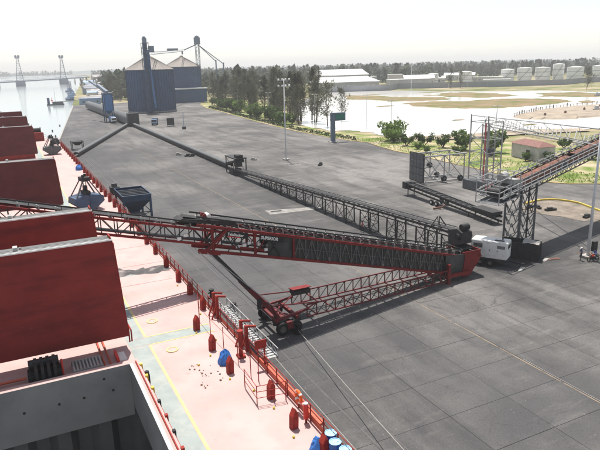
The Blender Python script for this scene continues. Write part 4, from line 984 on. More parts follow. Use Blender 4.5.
mb = MB(); mb.tube(F3(0, 1.2, 2.4), F3(3.6, 2.6, 3.2), .12); mb.lathe([(0, 0), (1.0, 0), (1.0, .2), (.3, .9), (0, .9)], 16, F3(.8, 2.6, 2.0)); mb.build('spout', 'dusty_steel', lf)

# ================================================================== SCAFFOLD TOWER
sc_ = thing('lattice_tower', (84.5, 88, 0), 'tall pale scaffold tower with a red standpipe and a red door box at its base', 'tower')
tp = [(82.6, 90.4), (86.6, 90.6), (86.3, 85.6), (82.3, 85.4)]
for i, (x, y) in enumerate(tp):
    mb = MB(); mb.tube((x, y, 0), (x, y, 14.8 if i in (0, 3) else 13.6), .13, n=8); mb.build('leg', 'galvanised', sc_)
lv = [2.6, 5.2, 7.6, 10.2, 13.4]
for k, z in enumerate(lv):
    for i in range(4):
        a, b_ = tp[i], tp[(i+1) % 4]; mb = MB(); mb.tube((*a, z), (*b_, z), .08, n=6)
        if k < 4 and (k+i) % 2: mb.tube((*a, z), (*b_, lv[k+1]), .07, n=6)
        mb.build('brace', 'galvanised', sc_)
mb = MB(); mb.tube((83.3, 87.0, .3), (83.3, 87.0, 13.2), .15, n=10); mb.build('standpipe', 'cloth_red', sc_)
for x, y, h in ((84.6, 87.4, 12.8), (85.4, 86.6, 11.6), (84.2, 88.8, 12.9)): mb = MB(); mb.tube((x, y, 1.8), (x, y, h), .13, n=8); mb.build('pipe', 'steel_grey', sc_)
mb = MB(); mb.lathe([(.2, 6.4), (1.0, 7.6), (1.0, 8.2), (.95, 8.2), (.15, 6.4)], 14, (85.2, 87.5, 0)); mb.build('cone', 'dusty_steel', sc_)
mb = MB(); mb.box(81.7, 87, 85.0, 91, 0, 1.9); bx = mb.build('base_box', 'dusty_steel', sc_)
mb = MB(); mb.box(82.1, 84.0, 84.93, 84.99, .15, 1.8); mb.build('door', 'cloth_red', bx)
mb = MB(); mb.tube((87.2, 84.6, 0), (87.2, 84.6, 4.2), .1); mb.tube((88.2, 84, 0), (88.2, 84, 3.6), .1); mb.tube((89, 83.6, 0), (89, 83.6, 3.2), .1); mb.build('stub_post', 'galvanised', sc_)
mb = MB(); pa, pb = Vector((82.6, 90.4, 14.6)), Vector((66.2, 49.6, 16.4)); mb.tube(pa, pb, .09, n=6); pa2, pb2 = Vector((86.3, 85.6, 12.9)), Vector((66.4, 49.6, 14.3)); mb.tube(pa2, pb2, .07, n=6)
for k in range(1, 9): mb.tube(pa.lerp(pb, k/9), pa2.lerp(pb2, k/9), .035, n=6)
mb.build('overhead_pipe_run', 'galvanised', sc_)

# ================================================================== GALLERY ON LATTICE TRESTLE
ge = thing('conveyor_gallery', (60.5, 56, 0), 'raised conveyor gallery with orange covers and pale handrails on a lattice trestle', 'conveyor')
gd = Vector((23.5, 6.5, 0)).normalized(); gn = Vector((-gd.y, gd.x, 0)); G0 = Vector((60.5, 56.2, 8.9)); SL = .098
def G(s, dn, dz): return G0+gd*s+gn*dn+zv*(dz+SL*s)
SA, SB = -8.2, 46
for dn in (-.95, .95):
    for dz in (0, 1.1): mb = MB(); mb.bar(G(SA+2.5, dn, dz), G(SB, dn, dz), .16, .2); mb.build('chord', 'dusty_steel', ge)
    mb = MB(); n = 26
    for k in range(n):
        a = SA+2.5+(SB-SA-2.5)*k/n; b_ = SA+2.5+(SB-SA-2.5)*(k+1)/n; mb.bar(G(a, dn, 0), G(b_, dn, 1.1), .09); mb.bar(G(a, dn, 0), G(a, dn, 1.1), .1)
    mb.build('side_brace', 'dark_steel', ge)
for dn in (-.9, .9):
    mb = MB(); mb.bar(G(SA+5, dn, -.85), G(SB, dn, -.85), .12, .14); mb.build('lower_chord', 'dusty_steel', ge)
    mb = MB(); n = 34
    for k in range(n):
        a = SA+5+(SB-SA-5)*k/n; b_ = SA+5+(SB-SA-5)*(k+1)/n; mb.bar(G(a, dn, -.85), G((a+b_)/2, dn, -.05), .07); mb.bar(G((a+b_)/2, dn, -.05), G(b_, dn, -.85), .07)
    mb.build('lower_brace', 'dusty_steel', ge)
mb = MB(); mb.bar(G(SA+2, 0, .3), G(SB, 0, .3), 1.5, .4); mb.build('belt_trough', 'dark_steel', ge)
for k in range(18):
    for dn in (-1.0, 1.0): mb = MB(); mb.bar(G(-1.5+k*2.6, dn, .52), G(-1.5+k*2.6+2.56, dn, .52), .05, .62); mb.build('side_skirt', 'orange_cover' if k % 7 != 4 else 'dusty_steel', ge)
# arched cover sheets, one piece each
k3 = 8
prof = [(.8*math.cos(math.pi*i/k3), .62+.42*math.sin(math.pi*i/k3)) for i in range(k3+1)]
mb = MB(); hl = .82
mb.M = Matrix.Rotation(math.atan2(gd.y, gd.x), 4, 'Z') @ Matrix.Rotation(-math.atan(SL), 4, 'Y')
mb.add([(-hl, y, z) for y, z in prof]+[(hl, y, z) for y, z in prof], [(i, i+1, i+k3+2, i+k3+1) for i in range(k3)])
cov = [mb.mesh('cover_sheet', m) for m in ('orange_cover', 'orange_cover', 'steel_grey')]
for k in range(28):
    s = -1.2+k*1.7
    if k in (9,): continue
    inst('cover_sheet', cov[0], G(s, 0, 0), ge)
for dn in (-1.35, 1.35):
    mb = MB(); mb.bar(G(SA+1, dn, .12), G(SB, dn, .12), .7, .06); mb.build('walkway', 'dusty_steel', ge)
    dn2 = dn*1.24
    mb = MB()
    for dz in (.65, 1.2): mb.tube(G(SA+1, dn2, dz), G(SB, dn2, dz), .055, n=6)
    mb.build('hand_rail', 'galvanised', ge)
    s = SA+1; mb = MB(); mb.tube((0, 0, 0), (0, 0, 1.12), .045, n=6); pmesh = mb.mesh('rail_post', 'white_paint')
    while s < SB: inst('rail_post', pmesh, G(s, dn2, .1), ge); s += 1.7
# hoops over the gallery
for k in range(18):
    s = 1+k*2.5
    mb = MB(); mb.path([G(s, -1.0, 1.1), G(s, -.85, 1.9), G(s, 0, 2.2), G(s, .85, 1.9), G(s, 1.0, 1.1)], .05, 6)
    mb.build('hoop', 'galvanised', ge)
# head cage
mb = MB()
for a in (SA, SA+2.6, SA+5):
    for dn in (-1.6, 1.6):
        mb.tube(G(a, dn, -.4), G(a, dn, 2.6), .07, n=6)
    for dz in (-.4, 1.1, 2.6): mb.tube(G(a, -1.6, dz), G(a, 1.6, dz), .06, n=6)
for dn in (-1.6, 1.6):
    for dz in (-.4, .4, 1.1, 2.6): mb.tube(G(SA, dn, dz), G(SA+5.4, dn, dz), .06, n=6)
mb.build('head_cage', 'galvanised', ge)
mb = MB(); mb.bar(G(SA+.2, 0, -.45), G(SA+5, 0, -.45), 3.2, .08); mb.build('cage_floor', 'dusty_steel', ge)
mb = MB(); mb.tube(G(SA+1.6, -.8, .7), G(SA+1.6, .8, .7), .5, n=14); mb.bar(G(SA+2, 0, .6), G(SA+6.5, 0, .9), 1.5, .8); mb.build('head_drum', 'dark_steel', ge)
mb = MB(); mb.bar(G(SA+4.2, -.3, 1.2), G(SA+6.6, -.3, .7), 1.6, 1.1); mb.build('drive_house', 'steel_grey', ge)
mb = MB(); mb.tube(G(SA+3.4, .2, 2.1), G(SA+4.5, .2, 2.1), .55, n=14); mb.build('motor', 'galvanised', ge)
# trestle legs
tq = [G(-1.6, -1.1, 0), G(2.4, -1.1, 0), G(2.4, 1.1, 0), G(-1.6, 1.1, 0)]
for i, p in enumerate(tq): mb = MB(); mb.bar((p.x, p.y, 0), p, .2); mb.build('leg', 'dusty_steel', ge)
pm_ = (tq[0]+tq[1])/2; mb = MB(); mb.bar((pm_.x, pm_.y, 0), pm_, .16); mb.build('leg', 'dark_steel', ge)
for i in range(4):
    a, b_ = tq[i], tq[(i+1) % 4]; segs = 5; mb = MB()
    half = [(a, (a+b_)/2), ((a+b_)/2, b_)] if i % 2 == 0 else [(a, b_)]
    for c0, c1 in half:
        for k in range(segs):
            z0, z1 = 8.2*k/segs+.05, 8.2*(k+1)/segs
            m0 = (Vector(c0)+Vector(c1))/2
            mb.bar((c0.x, c0.y, z1), (m0.x, m0.y, z0), .09); mb.bar((c1.x, c1.y, z1), (m0.x, m0.y, z0), .09); mb.bar((c0.x, c0.y, z0), (c1.x, c1.y, z0), .08) if k % 2 else None
    mb.build('lattice', 'dusty_steel', ge)
mb = MB()
for p in tq: mb.box(p.x-.35, p.x+.35, p.y-.35, p.y+.35, 0, .12)
mb.build('footing', 'pale_patch', ge)
for s in (40,):
    for dn in (-1.1, 1.1): p = G(s, dn, 0); mb = MB(); mb.bar((p.x, p.y, 0), p, .25); mb.build('leg', 'dusty_steel', ge)

# ================================================================== GENERATOR, SKIP
gn_ = thing('generator', (52.6, 52.2, 0), 'white trailer mounted generator cabinet standing beside the red tail hopper', 'generator')
GM = Matrix.Translation((52.9, 53.2, 0)) @ Matrix.Rotation(R(-58), 4, 'Z') @ Matrix.Diagonal((1.12, 1.12, 1.1, 1))
mb = MB(); mb.M = GM; mb.box(-2.0, 2.0, -.95, .95, .95, 2.95); body = mb.build('canopy', 'white_paint', gn_)
b = bmesh.new(); b.from_mesh(body.data); bmesh.ops.bevel(b, geom=b.edges[:], offset=.07, segments=2, affect='EDGES'); b.to_mesh(body.data); b.free()
for x0, x1, z0, z1 in ((-1.7, -.7, 2.1, 2.6), (.9, 1.75, 2.2, 2.55)):
    mb = MB(); mb.M = GM; mb.box(x0, x1, -.965, -.94, z0, z1); mb.build('louvre', 'black', body)
    mb = MB(); mb.M = GM
    for k in range(4): mb.box(x0+.02, x1-.02, -.985, -.967, z0+.05+k*(z1-z0)/4, z0+.09+k*(z1-z0)/4)
    mb.build('louvre_slat', 'steel_grey', body)
mb = MB(); mb.M = GM; mb.box(1.98, 2.015, -.6, .6, 2.15, 2.6); mb.build('radiator_grille', 'black', body)
for x in (-.6, .25): mb = MB(); mb.M = GM; mb.box(x, x+.78, -.962, -.945, 1.15, 2.75); mb.build('door_panel', 'white_paint', body); mb = MB(); mb.M = GM; mb.box(x+.65, x+.72, -.985, -.96, 1.8, 2.0); mb.build('handle', 'black', body)
mb = MB(); mb.M = GM; mb.tube((1.2, .3, 2.95), (1.2, .3, 3.25), .08); mb.box(.5, 1.5, -.5, -.1, 2.955, 3.0); mb.build('exhaust', 'dark_steel', body)
mb = MB(); mb.M = GM; mb.box(-2.0, 2.05, -.85, .85, .62, .93); mb.bar((2.0, 0, .6), (3.7, 0, .5), .16); mb.tube((3.3, 0, .5), (3.3, 0, 0), .06); mb.build('chassis', 'dark_steel', gn_)
for x in (-.9, .25):
    for y in (-.95, .95):
        mb = MB(); mb.M = GM; mb.tube((x, y-.13, .42), (x, y+.13, .42), .42, n=18); w = mb.build('wheel', 'tyre', gn_)
        mb = MB(); mb.M = GM; mb.tube((x, y-.15, .42), (x, y+.15, .42), .2, n=12); mb.build('rim', 'rim', w)
mb = MB(); mb.M = GM; mb.bar((-2.3, -1.2, .0), (-1.2, -1.1, 2.2), .09); mb.bar((-2.3, -1.2, .9), (-1.8, -1.0, .8), .08); mb.build('mast_arm', 'galvanised', gn_)
sk = thing('skip_container', (58, 52.5, 0), 'dark open steel container at the foot of the lattice trestle', 'container')
SM = Matrix.Translation((58.2, 53.3, 0)) @ Matrix.Rotation(R(-55), 4, 'Z')
for (x0, x1, y0, y1) in ((-2.4, 2.4, -1.15, -1.05), (-2.4, 2.4, 1.05, 1.15), (-2.4, -2.3, -1.05, 1.05), (2.3, 2.4, -1.05, 1.05)):
    mb = MB(); mb.M = SM; mb.box(x0, x1, y0, y1, .12, 2.2)
    mb.build('wall', 'dark_steel', sk)
mb = MB(); mb.M = SM
for k in range(9): mb.box(-2.3+k*.56, -2.2+k*.56, -1.22, -1.15, .2, 2.15)
for k in range(4): mb.box(2.4, 2.47, -1.0+k*.6, -.9+k*.6, .2, 2.15)
mb.build('rib', 'dark_steel', sk)
mb = MB(); mb.M = SM; mb.box(-2.4, 2.4, -1.15, 1.15, .02, .12); mb.build('floor', 'dark_steel', sk)
mb = MB(); mb.M = SM
pts = [(x, y, 2.22+.12*math.sin(x*2.1+y)) for x in (0.3, 1.0, 1.7, 2.42) for y in (-1.18, 0, 1.18)]
mb.add(pts, [(a, a+1, a+4, a+3) for r in range(3) for a in (r*3, r*3+1)]); mb.build('sheet', 'pale_patch', sk)
for i, (x, y, a, m, lab) in enumerate(((59.9, 50.6, .3, 'pale_patch', 'pale plank lying on the dark coal stain beside the container'), (61.1, 50.3, -.2, 'orange_cover', 'rusty steel strip on the ground beyond the pale plank'), (54.6, 49.6, .5, 'steel_grey', 'grey scrap sheet on the ground below the generator tow bar'))):
    mb = MB(); mb.M = Matrix.Translation((x, y, .01)) @ Matrix.Rotation(a, 4, 'Z'); mb.box(-.8, .8, -.2, .2, 0, .06); mb.box(-.5, .6, -.1, .25, .06, .1); tag(mb.build('scrap_plank', m), lab, 'plank')

# ================================================================== QUAY HOPPER
hp = thing('quay_hopper', (18, 102.5, 0), 'blue grey ship unloading hopper with grated top standing on the quay', 'hopper')
x0, x1, y0, y1 = 15.9, 20.5, 98.6, 106.4
def frus(mb, a, b_): loft(mb, [a, b_], caps=False)
rect = lambda xa, xb, ya, yb, z: [(xa, ya, z), (xb, ya, z), (xb, yb, z), (xa, yb, z)]
mb = MB(); loft(mb, [rect(x0, x1, y0, y1, 4.5), rect(x0, x1, y0, y1, 3.6), rect(17.4, 19.0, 101.3, 103.7, 1.3), rect(17.4, 19.0, 101.3, 103.7, .9)], caps=False); mb.build('bin', 'blue_steel', hp)
mb = MB()
for xa, xb, ya, yb in ((x0-.1, x1+.1, y0-.12, y0), (x0-.1, x1+.1, y1, y1+.12), (x0-.12, x0, y0, y1), (x1, x1+.12, y0, y1)): mb.box(xa, xb, ya, yb, 4.35, 4.65)
mb.build('rim_beam', 'blue_steel', hp)
for k in range(5): mb = MB(); y = y0+1.3+k*1.3; mb.box(x0, x1, y-.08, y+.08, 4.2, 4.4); mb.build('grate_bar', 'dusty_steel', hp)
for k in range(3): mb = MB(); x = x0+1.15*(k+1); mb.box(x-.06, x+.06, y0, y1, 4.05, 4.19); mb.build('grate_bar', 'dusty_steel', hp)
for x in (x0+.1, x1-.1):
    for y in (y0+.1, y1-.1): mb = MB(); mb.box(x-.17, x+.17, y-.17, y+.17, 0, 4.34); mb.build('leg', 'blue_steel', hp)
mb = MB()
for y in (y0+.1, y1-.1): mb.bar((x0, y, 1.6), (x1, y, 1.6), .14); mb.bar((x0, y, .2), (x1, y, 1.6), .1)
for x in (x0+.1, x1-.1): mb.bar((x, y0, 1.6), (x, y1, 1.6), .14)
mb.build('brace', 'dusty_steel', hp)
bk = thing('mooring_gear', (18.6, 125, 0), 'small dark machine standing on the quay beyond the hopper', 'machine')
mb = MB(); mb.box(17.8, 19.6, 124, 126, .4, 1.5); mb.build('body', 'dark_steel', bk)
mb = MB(); mb.box(18.2, 19.2, 124.6, 125.6, 1.5, 2.2); mb.build('cab', 'dusty_steel', bk)
for x in (18, 19.4):
    for y in (124.3, 125.7): mb = MB(); mb.tube((x-.15, y, .4), (x+.15, y, .4), .4, n=12); mb.build('wheel', 'tyre', bk)
bk2 = thing('loading_hopper', (21, 206, 0), 'dark funnel frame at the ship end of the slanting conveyor', 'hopper')
mb = MB(); loft(mb, [rect(18.6, 22.4, 203.5, 208, 2.6), rect(19.9, 21.1, 205, 206.5, 1.3)], caps=False); mb.build('bin', 'dark_steel', bk2)
for x in (18.8, 22.2):
    for y in (203.8, 207.7): mb = MB(); mb.bar((x, y, 0), (x, y, 2.6), .2); mb.build('leg', 'dark_steel', bk2)

# ================================================================== LIGHT MASTS AND LAMPS
def mast(loc, h, label, r=.21, n=6, group='tall floodlight masts'):
    t = thing('light_mast', loc, label, 'light mast', group); x, y, z = loc
    mb = MB(); mb.tube((x, y, 0), (x, y, h), r, r*.5, n=12); mb.build('pole', 'pole_paint', t, smooth=True)
    mb = MB(); mb.box(x-.7, x+.7, y-.7, y+.7, 0, .35); mb.build('base', 'pale_patch', t)
    mb = MB()
    for zz in (h-.4, h-2.0):
        mb.tube((x-1.9, y, zz), (x+1.9, y, zz), .06, n=6); mb.tube((x, y-.9, zz), (x, y+.9, zz), .05, n=6)
    mb.build('cross_arm', 'galvanised', t)
    for zz in (h-.35, h-1.95):
        for dx in (-1.7, -.6, .6, 1.7): mb = MB(); mb.M = Matrix.Translation((x+dx, y+.3*(1 if dx > 0 else -1), zz+.2)) @ Matrix.Rotation(.5, 4, 'X'); mb.box(-.22, .22, -.12, .12, -.18, .18); mb.build('floodlight', 'white_paint', t)
    return t
mast((67.5, 145.1, 0), 21.5, 'tall grey floodlight mast standing alone in the middle of the yard')
mr = mast((65.2, 48.6, 0), 21.0, 'tall pale floodlight mast with control box, two men and motorcycle at its foot')
mb = MB(); mb.box(65.55, 66.25, 48.1, 48.5, .9, 2.2); mb.build('control_box', 'dark_steel', mr)
mast((76, 356, 0), 21.0, 'floodlight mast in front of the big blue silo', r=.3)
def lamp(loc, h, label, r=.12):
    t = thing('street_lamp', loc, label, 'street lamp', 'lamp posts along the yard edge'); x, y, z = loc
    mb = MB(); mb.tube((x, y, 0), (x, y, h), r, r*.6, n=8); mb.build('pole', 'pole_paint', t)
    mb = MB(); mb.tube((x-1.0, y, h), (x+1.0, y, h), .05, n=6); mb.build('arm', 'galvanised', t)
    for s in (-1, 1): mb = MB(); mb.box(x+s*1.0-.35, x+s*1.0+.35, y-.18, y+.18, h-.1, h+.12); mb.build('lamp_head', 'white_paint', t)
lamp((119.3, 319.0, 0), 10.5, 'pale lamp post on the verge before the dark trees, nearest the silos', .16)
lamp((113.5, 262, 0), 12.7, 'pale lamp post on the verge in front of the thick dark trees', .16)
lamp((112, 212, 0), 13.5, 'pale lamp post at the end of the tree row beside the feathery tree', .15)
lamp((126, 196, 0), 13.2, 'dark thin lamp post at the lagoon edge behind the green sign', .13)
lamp((114.9, 163.5, 0), 13.0, 'grey lamp post rising out of the bright green bush', .13)
lamp((112.5, 114, 0), 13.7, 'pale lamp post on the verge between the scaffold tower and the hut', .14)
lamp((134, 487, 0), 15.0, 'pale lamp post by the low building next to the second silo', .2)
lamp((330, 440, 0), 22.0, 'tall pale pole on the far shore in front of the blue yard wall', .25)
sp = thing('marker_post', (67.6, 246.2, 0), 'thin blue and white marker post on a small dark base in the yard', 'post')
mb = MB(); mb.tube((67.6, 246.2, .6), (67.6, 246.2, 7.0), .12, n=8); mb.build('pole', 'light_blue', sp); mb = MB(); mb.box(66.9, 68.3, 245.7, 246.7, 0, 1.0); mb.build('base', 'dark_steel', sp)
bd = thing('notice_board', (66.2, 262.5, 0), 'dark square board standing low on the yard near the silo', 'board')
mb = MB(); mb.box(64.6, 67.8, 262.4, 262.7, .5, 3.6); mb.build('panel', 'dark_steel', bd)
for x in (64.9, 67.5): mb = MB(); mb.box(x-.1, x+.1, 262.71, 262.95, 0, 3.4); mb.build('leg', 'dusty_steel', bd)
mb = MB(); mb.box(64.4, 68, 262.1, 263.2, 0, .18); mb.build('foot', 'dusty_steel', bd)
# green overhead sign
sg = thing('road_sign', (96.8, 170.8, 0), 'grey cantilever sign post with a green panel at the yard exit', 'sign')
mb = MB(); mb.box(96.2, 97.4, 170.2, 171.4, 0, 8.9); mb.build('post', 'sign_grey', sg)
mb = MB(); mb.box(96.0, 101.4, 170.4, 171.2, 6.9, 9.5); pn = mb.build('panel_frame', 'sign_grey', sg)
mb = MB(); mb.box(97.6, 100.9, 170.33, 170.41, 7.3, 9.0); mb.build('panel', 'sign_green', pn)
mb = MB(); mb.box(95.6, 98, 169.6, 172, 0, .25); mb.build('base', 'pale_patch', sg)

# ================================================================== SILOS
def silo(c, r, he, hp_, label, n=48):
    t = thing('grain_silo', (c[0], c[1], 0), label, 'silo', 'blue corrugated silos')
    rings = []; nh = 20; N_ = 96
    mb = MB(); prof = []
    for k in range(nh*2+1): prof.append((r+(.05 if k % 2 else 0), he*k/(nh*2)))
    mb.lathe(prof, N_, (c[0], c[1], 0)); mb.build('wall', 'silo_blue', t)
    rm = MB(); rm.box(-.12, .12, -.12, .12, 0, he-.2); rme = rm.mesh('stiffener', 'blue_steel')
    for k in range(n): a = 2*math.pi*k/n; inst('stiffener', rme, (c[0]+(r+.16)*math.cos(a), c[1]+(r+.16)*math.sin(a), 0), t, a)
    mb = MB(); mb.lathe([(r+.6, he-.1), (r+.6, he+.1), (1.2, hp_-.3), (1.2, hp_+.5), (0, hp_+.9)], 48, (c[0], c[1], 0)); rf = mb.build('roof', 'silo_roof', t)
    mb = MB()
    for k in range(48):
        a = 2*math.pi*k/48; mb.bar((c[0]+(r+.5)*math.cos(a), c[1]+(r+.5)*math.sin(a), he+.12), (c[0]+1.3*math.cos(a), c[1]+1.3*math.sin(a), hp_-.2), .14)
    mb.build('roof_rib', 'silo_roof', rf)
    mb = MB(); mb.lathe([(r+.5, 0), (r+.5, .6), (r, .6)], 48, (c[0], c[1], 0)); mb.build('plinth', 'pale_patch', t)
    return t
silo((82.0, 366), 13.9, 24.2, 32.2, 'big blue corrugated grain silo with conical roof, closest to the quay')
silo((126, 452), 13.6, 25.5, 33.0, 'blue corrugated grain silo half hidden behind the bigger one')
be = thing('bucket_elevator', (76.0, 346, 0), 'tall blue bucket elevator tower against the front of the big silo', 'elevator')
ec = (78.2, 349.0)
mb = MB(); mb.box(ec[0]-2.4, ec[0]-.7, ec[1]-1.2, ec[1]+1.2, 0, 38.5); mb.box(ec[0]-2.4, ec[0]-.7, ec[1]-1.2, ec[1]+1.2, 0, .5); mb.build('leg_casing', 'blue_steel', be)
mb = MB(); mb.bar((ec[0]+.2, ec[1]-1, 27), (ec[0]+1.6, ec[1]-1, 3), 1.1, 1.1); mb.bar((ec[0]+.2, ec[1]-1, 27), (ec[0], ec[1]-1, 35), 1.1, 1.1); mb.build('down_spout', 'elevator_blue', be)
for x in (-3.0, .2):
    for y in (-1.9, 1.9): mb = MB(); mb.bar((ec[0]+x, ec[1]+y, 0), (ec[0]+x, ec[1]+y, 39), .3); mb.build('tower_leg', 'blue_steel', be)
for y in (-1.9, 1.9):
    mb = MB()
    for k in range(11): z = 2+k*3.4; mb.bar((ec[0]-3, ec[1]+y, z), (ec[0]+.2, ec[1]+y, z), .18); mb.bar((ec[0]-3, ec[1]+y, z), (ec[0]+.2, ec[1]+y, z+3.4), .14)
    mb.build('tower_brace', 'blue_steel', be)
mb = MB(); mb.box(ec[0]-3.4, ec[0]+3.6, ec[1]-2.3, ec[1]+2.3, 33.8, 34.1); mb.build('platform', 'far_steel', be); mb = MB(); mb.box(ec[0]-3.2, ec[0]+.6, ec[1]-2, ec[1]+2, 38.6, 38.9); mb.build('platform', 'far_steel', be)
mb = MB(); mb.box(ec[0]-2.5, ec[0]-.4, ec[1]-1.3, ec[1]+1.3, 38.9, 41.4); mb.lathe([(1.1, 41.4), (.8, 42.2), (0, 42.6)], 12, (ec[0]-1.5, ec[1], 0)); mb.build('head_house', 'far_steel', be); mb = MB(); mb.box(ec[0]+.8, ec[0]+3.4, ec[1]-1.5, ec[1]+1.5, 34.1, 37.2); mb.build('head_house', 'far_steel', be)
bridge_pts = [((ec[0]+3, ec[1]+2, 33.2), (127, 450, 36))]
ov = thing('overhead_conveyor', (100, 400, 0), 'thin overhead conveyor bridge linking the silo tops', 'conveyor')
pa, pb = Vector((ec[0]+2.5, ec[1]+3, 32.6)), Vector((127, 450, 36.6))
mb = MB()
for s in (-.6, .6):
    for dz in (0, 1.2): mb.bar(pa+Vector((s, 0, dz)), pb+Vector((s, 0, dz)), .22)
for k in range(28): mb.bar(pa.lerp(pb, k/28), pa.lerp(pb, (k+1)/28)+zv*1.2, .12)
mb.build('bridge_truss', 'far_steel', ov)
mb = MB(); c = pa.lerp(pb, .62); mb.box(c.x-3.5, c.x+3.5, c.y-1.5, c.y+1.5, c.z+1.2, c.z+2.6); mb.build('drive_house', 'far_steel', ov)
mb = MB(); mb.bar((80.2, 366, 33.3), (80.2, 366, pa.lerp(pb, .15).z), .9); mb.bar((127, 452, 34.5), (127, 452, 37), .9); mb.build('drop_pipe', 'far_steel', ov)
e2 = thing('bucket_elevator', (138, 450, 0), 'thin lattice bucket elevator beyond the second silo with slanting spouts', 'elevator')
mb = MB()
for x in (136.8, 139.2):
    for y in (448, 450.4): mb.bar((x, y, 0), (x, y, 42), .35)
for k in range(14): mb.bar((136.8, 448, k*3), (139.2, 448, k*3+3), .2); mb.bar((136.8, 448, k*3), (139.2, 448, k*3), .2)
mb.build('tower', 'far_steel', e2)
mb = MB(); mb.box(136.2, 140, 447.5, 451, 41.5, 46.5); mb.lathe([(1.8, 46.5), (1.4, 47.6), (0, 48)], 10, (138, 449, 0)); mb.build('head_house', 'far_steel', e2)
mb = MB(); mb.bar((137.5, 449, 41.5), (128, 451, 37.5), .7); mb.build('spout', 'far_steel', e2)
for dx, z in ((19, 27), (13, 29)):
    mb = MB(); mb.bar((139, 449, 41), (139+dx, 449, z), .5); mb.build('spout', 'far_steel', e2)
mb = MB(); mb.box(157.6, 158.4, 448.6, 449.4, 0, 28); mb.box(151.6, 152.4, 448.6, 449.4, 0, 30); mb.bar((152, 449, 14), (158, 449, 20), .4); mb.build('spout_tower', 'far_steel', e2)
lw = thing('silo_annex', (128, 482, 0), 'low blue shed with white eaves beside the second silo', 'shed')
mb = MB(); mb.box(112, 138.5, 434, 438, 0, 9.5); mb.build('wall', 'silo_blue', lw)
mb = MB(); mb.box(111.5, 139, 433, 439, 9.6, 10.4); mb.build('eaves', 'ware_white', lw)
mb = MB(); mb.box(118, 124, 433.9, 434, 0, 6); mb.build('door', 'blue_steel', lw)
# gallery and truck loading tower beside the silo
gl = thing('covered_gallery', (51, 340, 0), 'long dark covered conveyor gallery running back beside the blue loading tower', 'conveyor gallery')
k3 = 10
for k in range(18):
    y0, y1 = 276+k*8, 276+k*8+7.9; mb = MB(); w = 2.3
    pr = [(52.2+w*math.cos(math.pi*i/k3), 3.2+1.8*math.sin(math.pi*i/k3)) for i in range(k3+1)]+[(52.2-w, 1.0), (52.2+w, 1.0)]
    loft(mb, [[(x, y0, z) for x, z in pr], [(x, y1, z) for x, z in pr]]); mb.build('cover_segment', 'dusty_steel', gl, recalc=True)
    mb = MB(); mb.box(50.6, 50.9, y0+3, y0+3.4, 0, 1.1); mb.build('leg', 'dark_steel', gl); mb = MB(); mb.box(53.5, 53.8, y0+3, y0+3.4, 0, 1.1); mb.build('leg', 'dark_steel', gl)
mb = MB(); mb.box(49.8, 54.6, 272.5, 275.9, .0, 5.8); mb.build('end_house', 'dark_steel', gl)
lt = thing('loading_tower', (47, 308, 0), 'blue truck loading tower with inclined feed spout beside the gallery', 'tower')
mb = MB(); mb.box(45.4, 49.0, 305, 310, 5.5, 13.2); mb.build('bin', 'elevator_blue', lt)
mb = MB(); loft(mb, [rect(45.4, 49, 305, 310, 5.49), rect(46.6, 47.8, 307, 308, 3.8)], caps=False); mb.build('cone', 'elevator_blue', lt)
for x in (45.2, 49.2):
    for y in (304.8, 310.2): mb = MB(); mb.box(x-.2, x+.2, y-.2, y+.2, 0, 13.4); mb.build('leg', 'blue_steel', lt)
mb = MB(); mb.bar((44.5, 316, 17.5), (47, 306, 14.2), 1.4); mb.bar((42.5, 330, 19.5), (46.5, 308, 14.5), .8); mb.build('feed_spout', 'far_steel', lt)
mb = MB(); mb.box(44.9, 49.5, 304.5, 310.5, 13.45, 14.0); mb.build('roof', 'far_steel', lt)
def truck(loc, rz, body_m, cab_m, label, L=7.5):
    t = thing('truck', loc, label, 'truck', 'small vehicles by the silos'); M = Matrix.Translation(loc) @ Matrix.Rotation(rz, 4, 'Z')
    mb = MB(); mb.M = M; mb.box(-L/2+2.2, L/2, -1.2, 1.2, 1.0, 2.9); mb.build('cargo_body', body_m, t)
    mb = MB(); mb.M = M; mb.box(-L/2, -L/2+2.0, -1.15, 1.15, .7, 2.6); cb = mb.build('cab', cab_m, t)
    mb = MB(); mb.M = M; mb.box(-L/2-.02, -L/2, -1.0, 1.0, 1.6, 2.4); mb.build('windscreen', 'window_dark', cb)
    mb = MB(); mb.M = M; mb.box(-L/2, L/2, -.9, .9, .55, .98); mb.build('chassis', 'dark_steel', t)
    for x in (-L/2+1, L/2-2.4, L/2-1.1):
        for y in (-1.05, 1.05): mb = MB(); mb.M = M; mb.tube((x, y-.15, .5), (x, y+.15, .5), .5, n=14); mb.build('wheel', 'tyre', t)
truck((47.3, 299, 0), R(90), 'elevator_blue', 'white_paint', 'small truck with white cab and blue body under the loading tower')
truck((61.8, 274, 0), R(70), 'blue_steel', 'light_blue', 'dark blue pickup parked beside the slanting conveyor near the silo', 5.5)

WATER_TREES = []
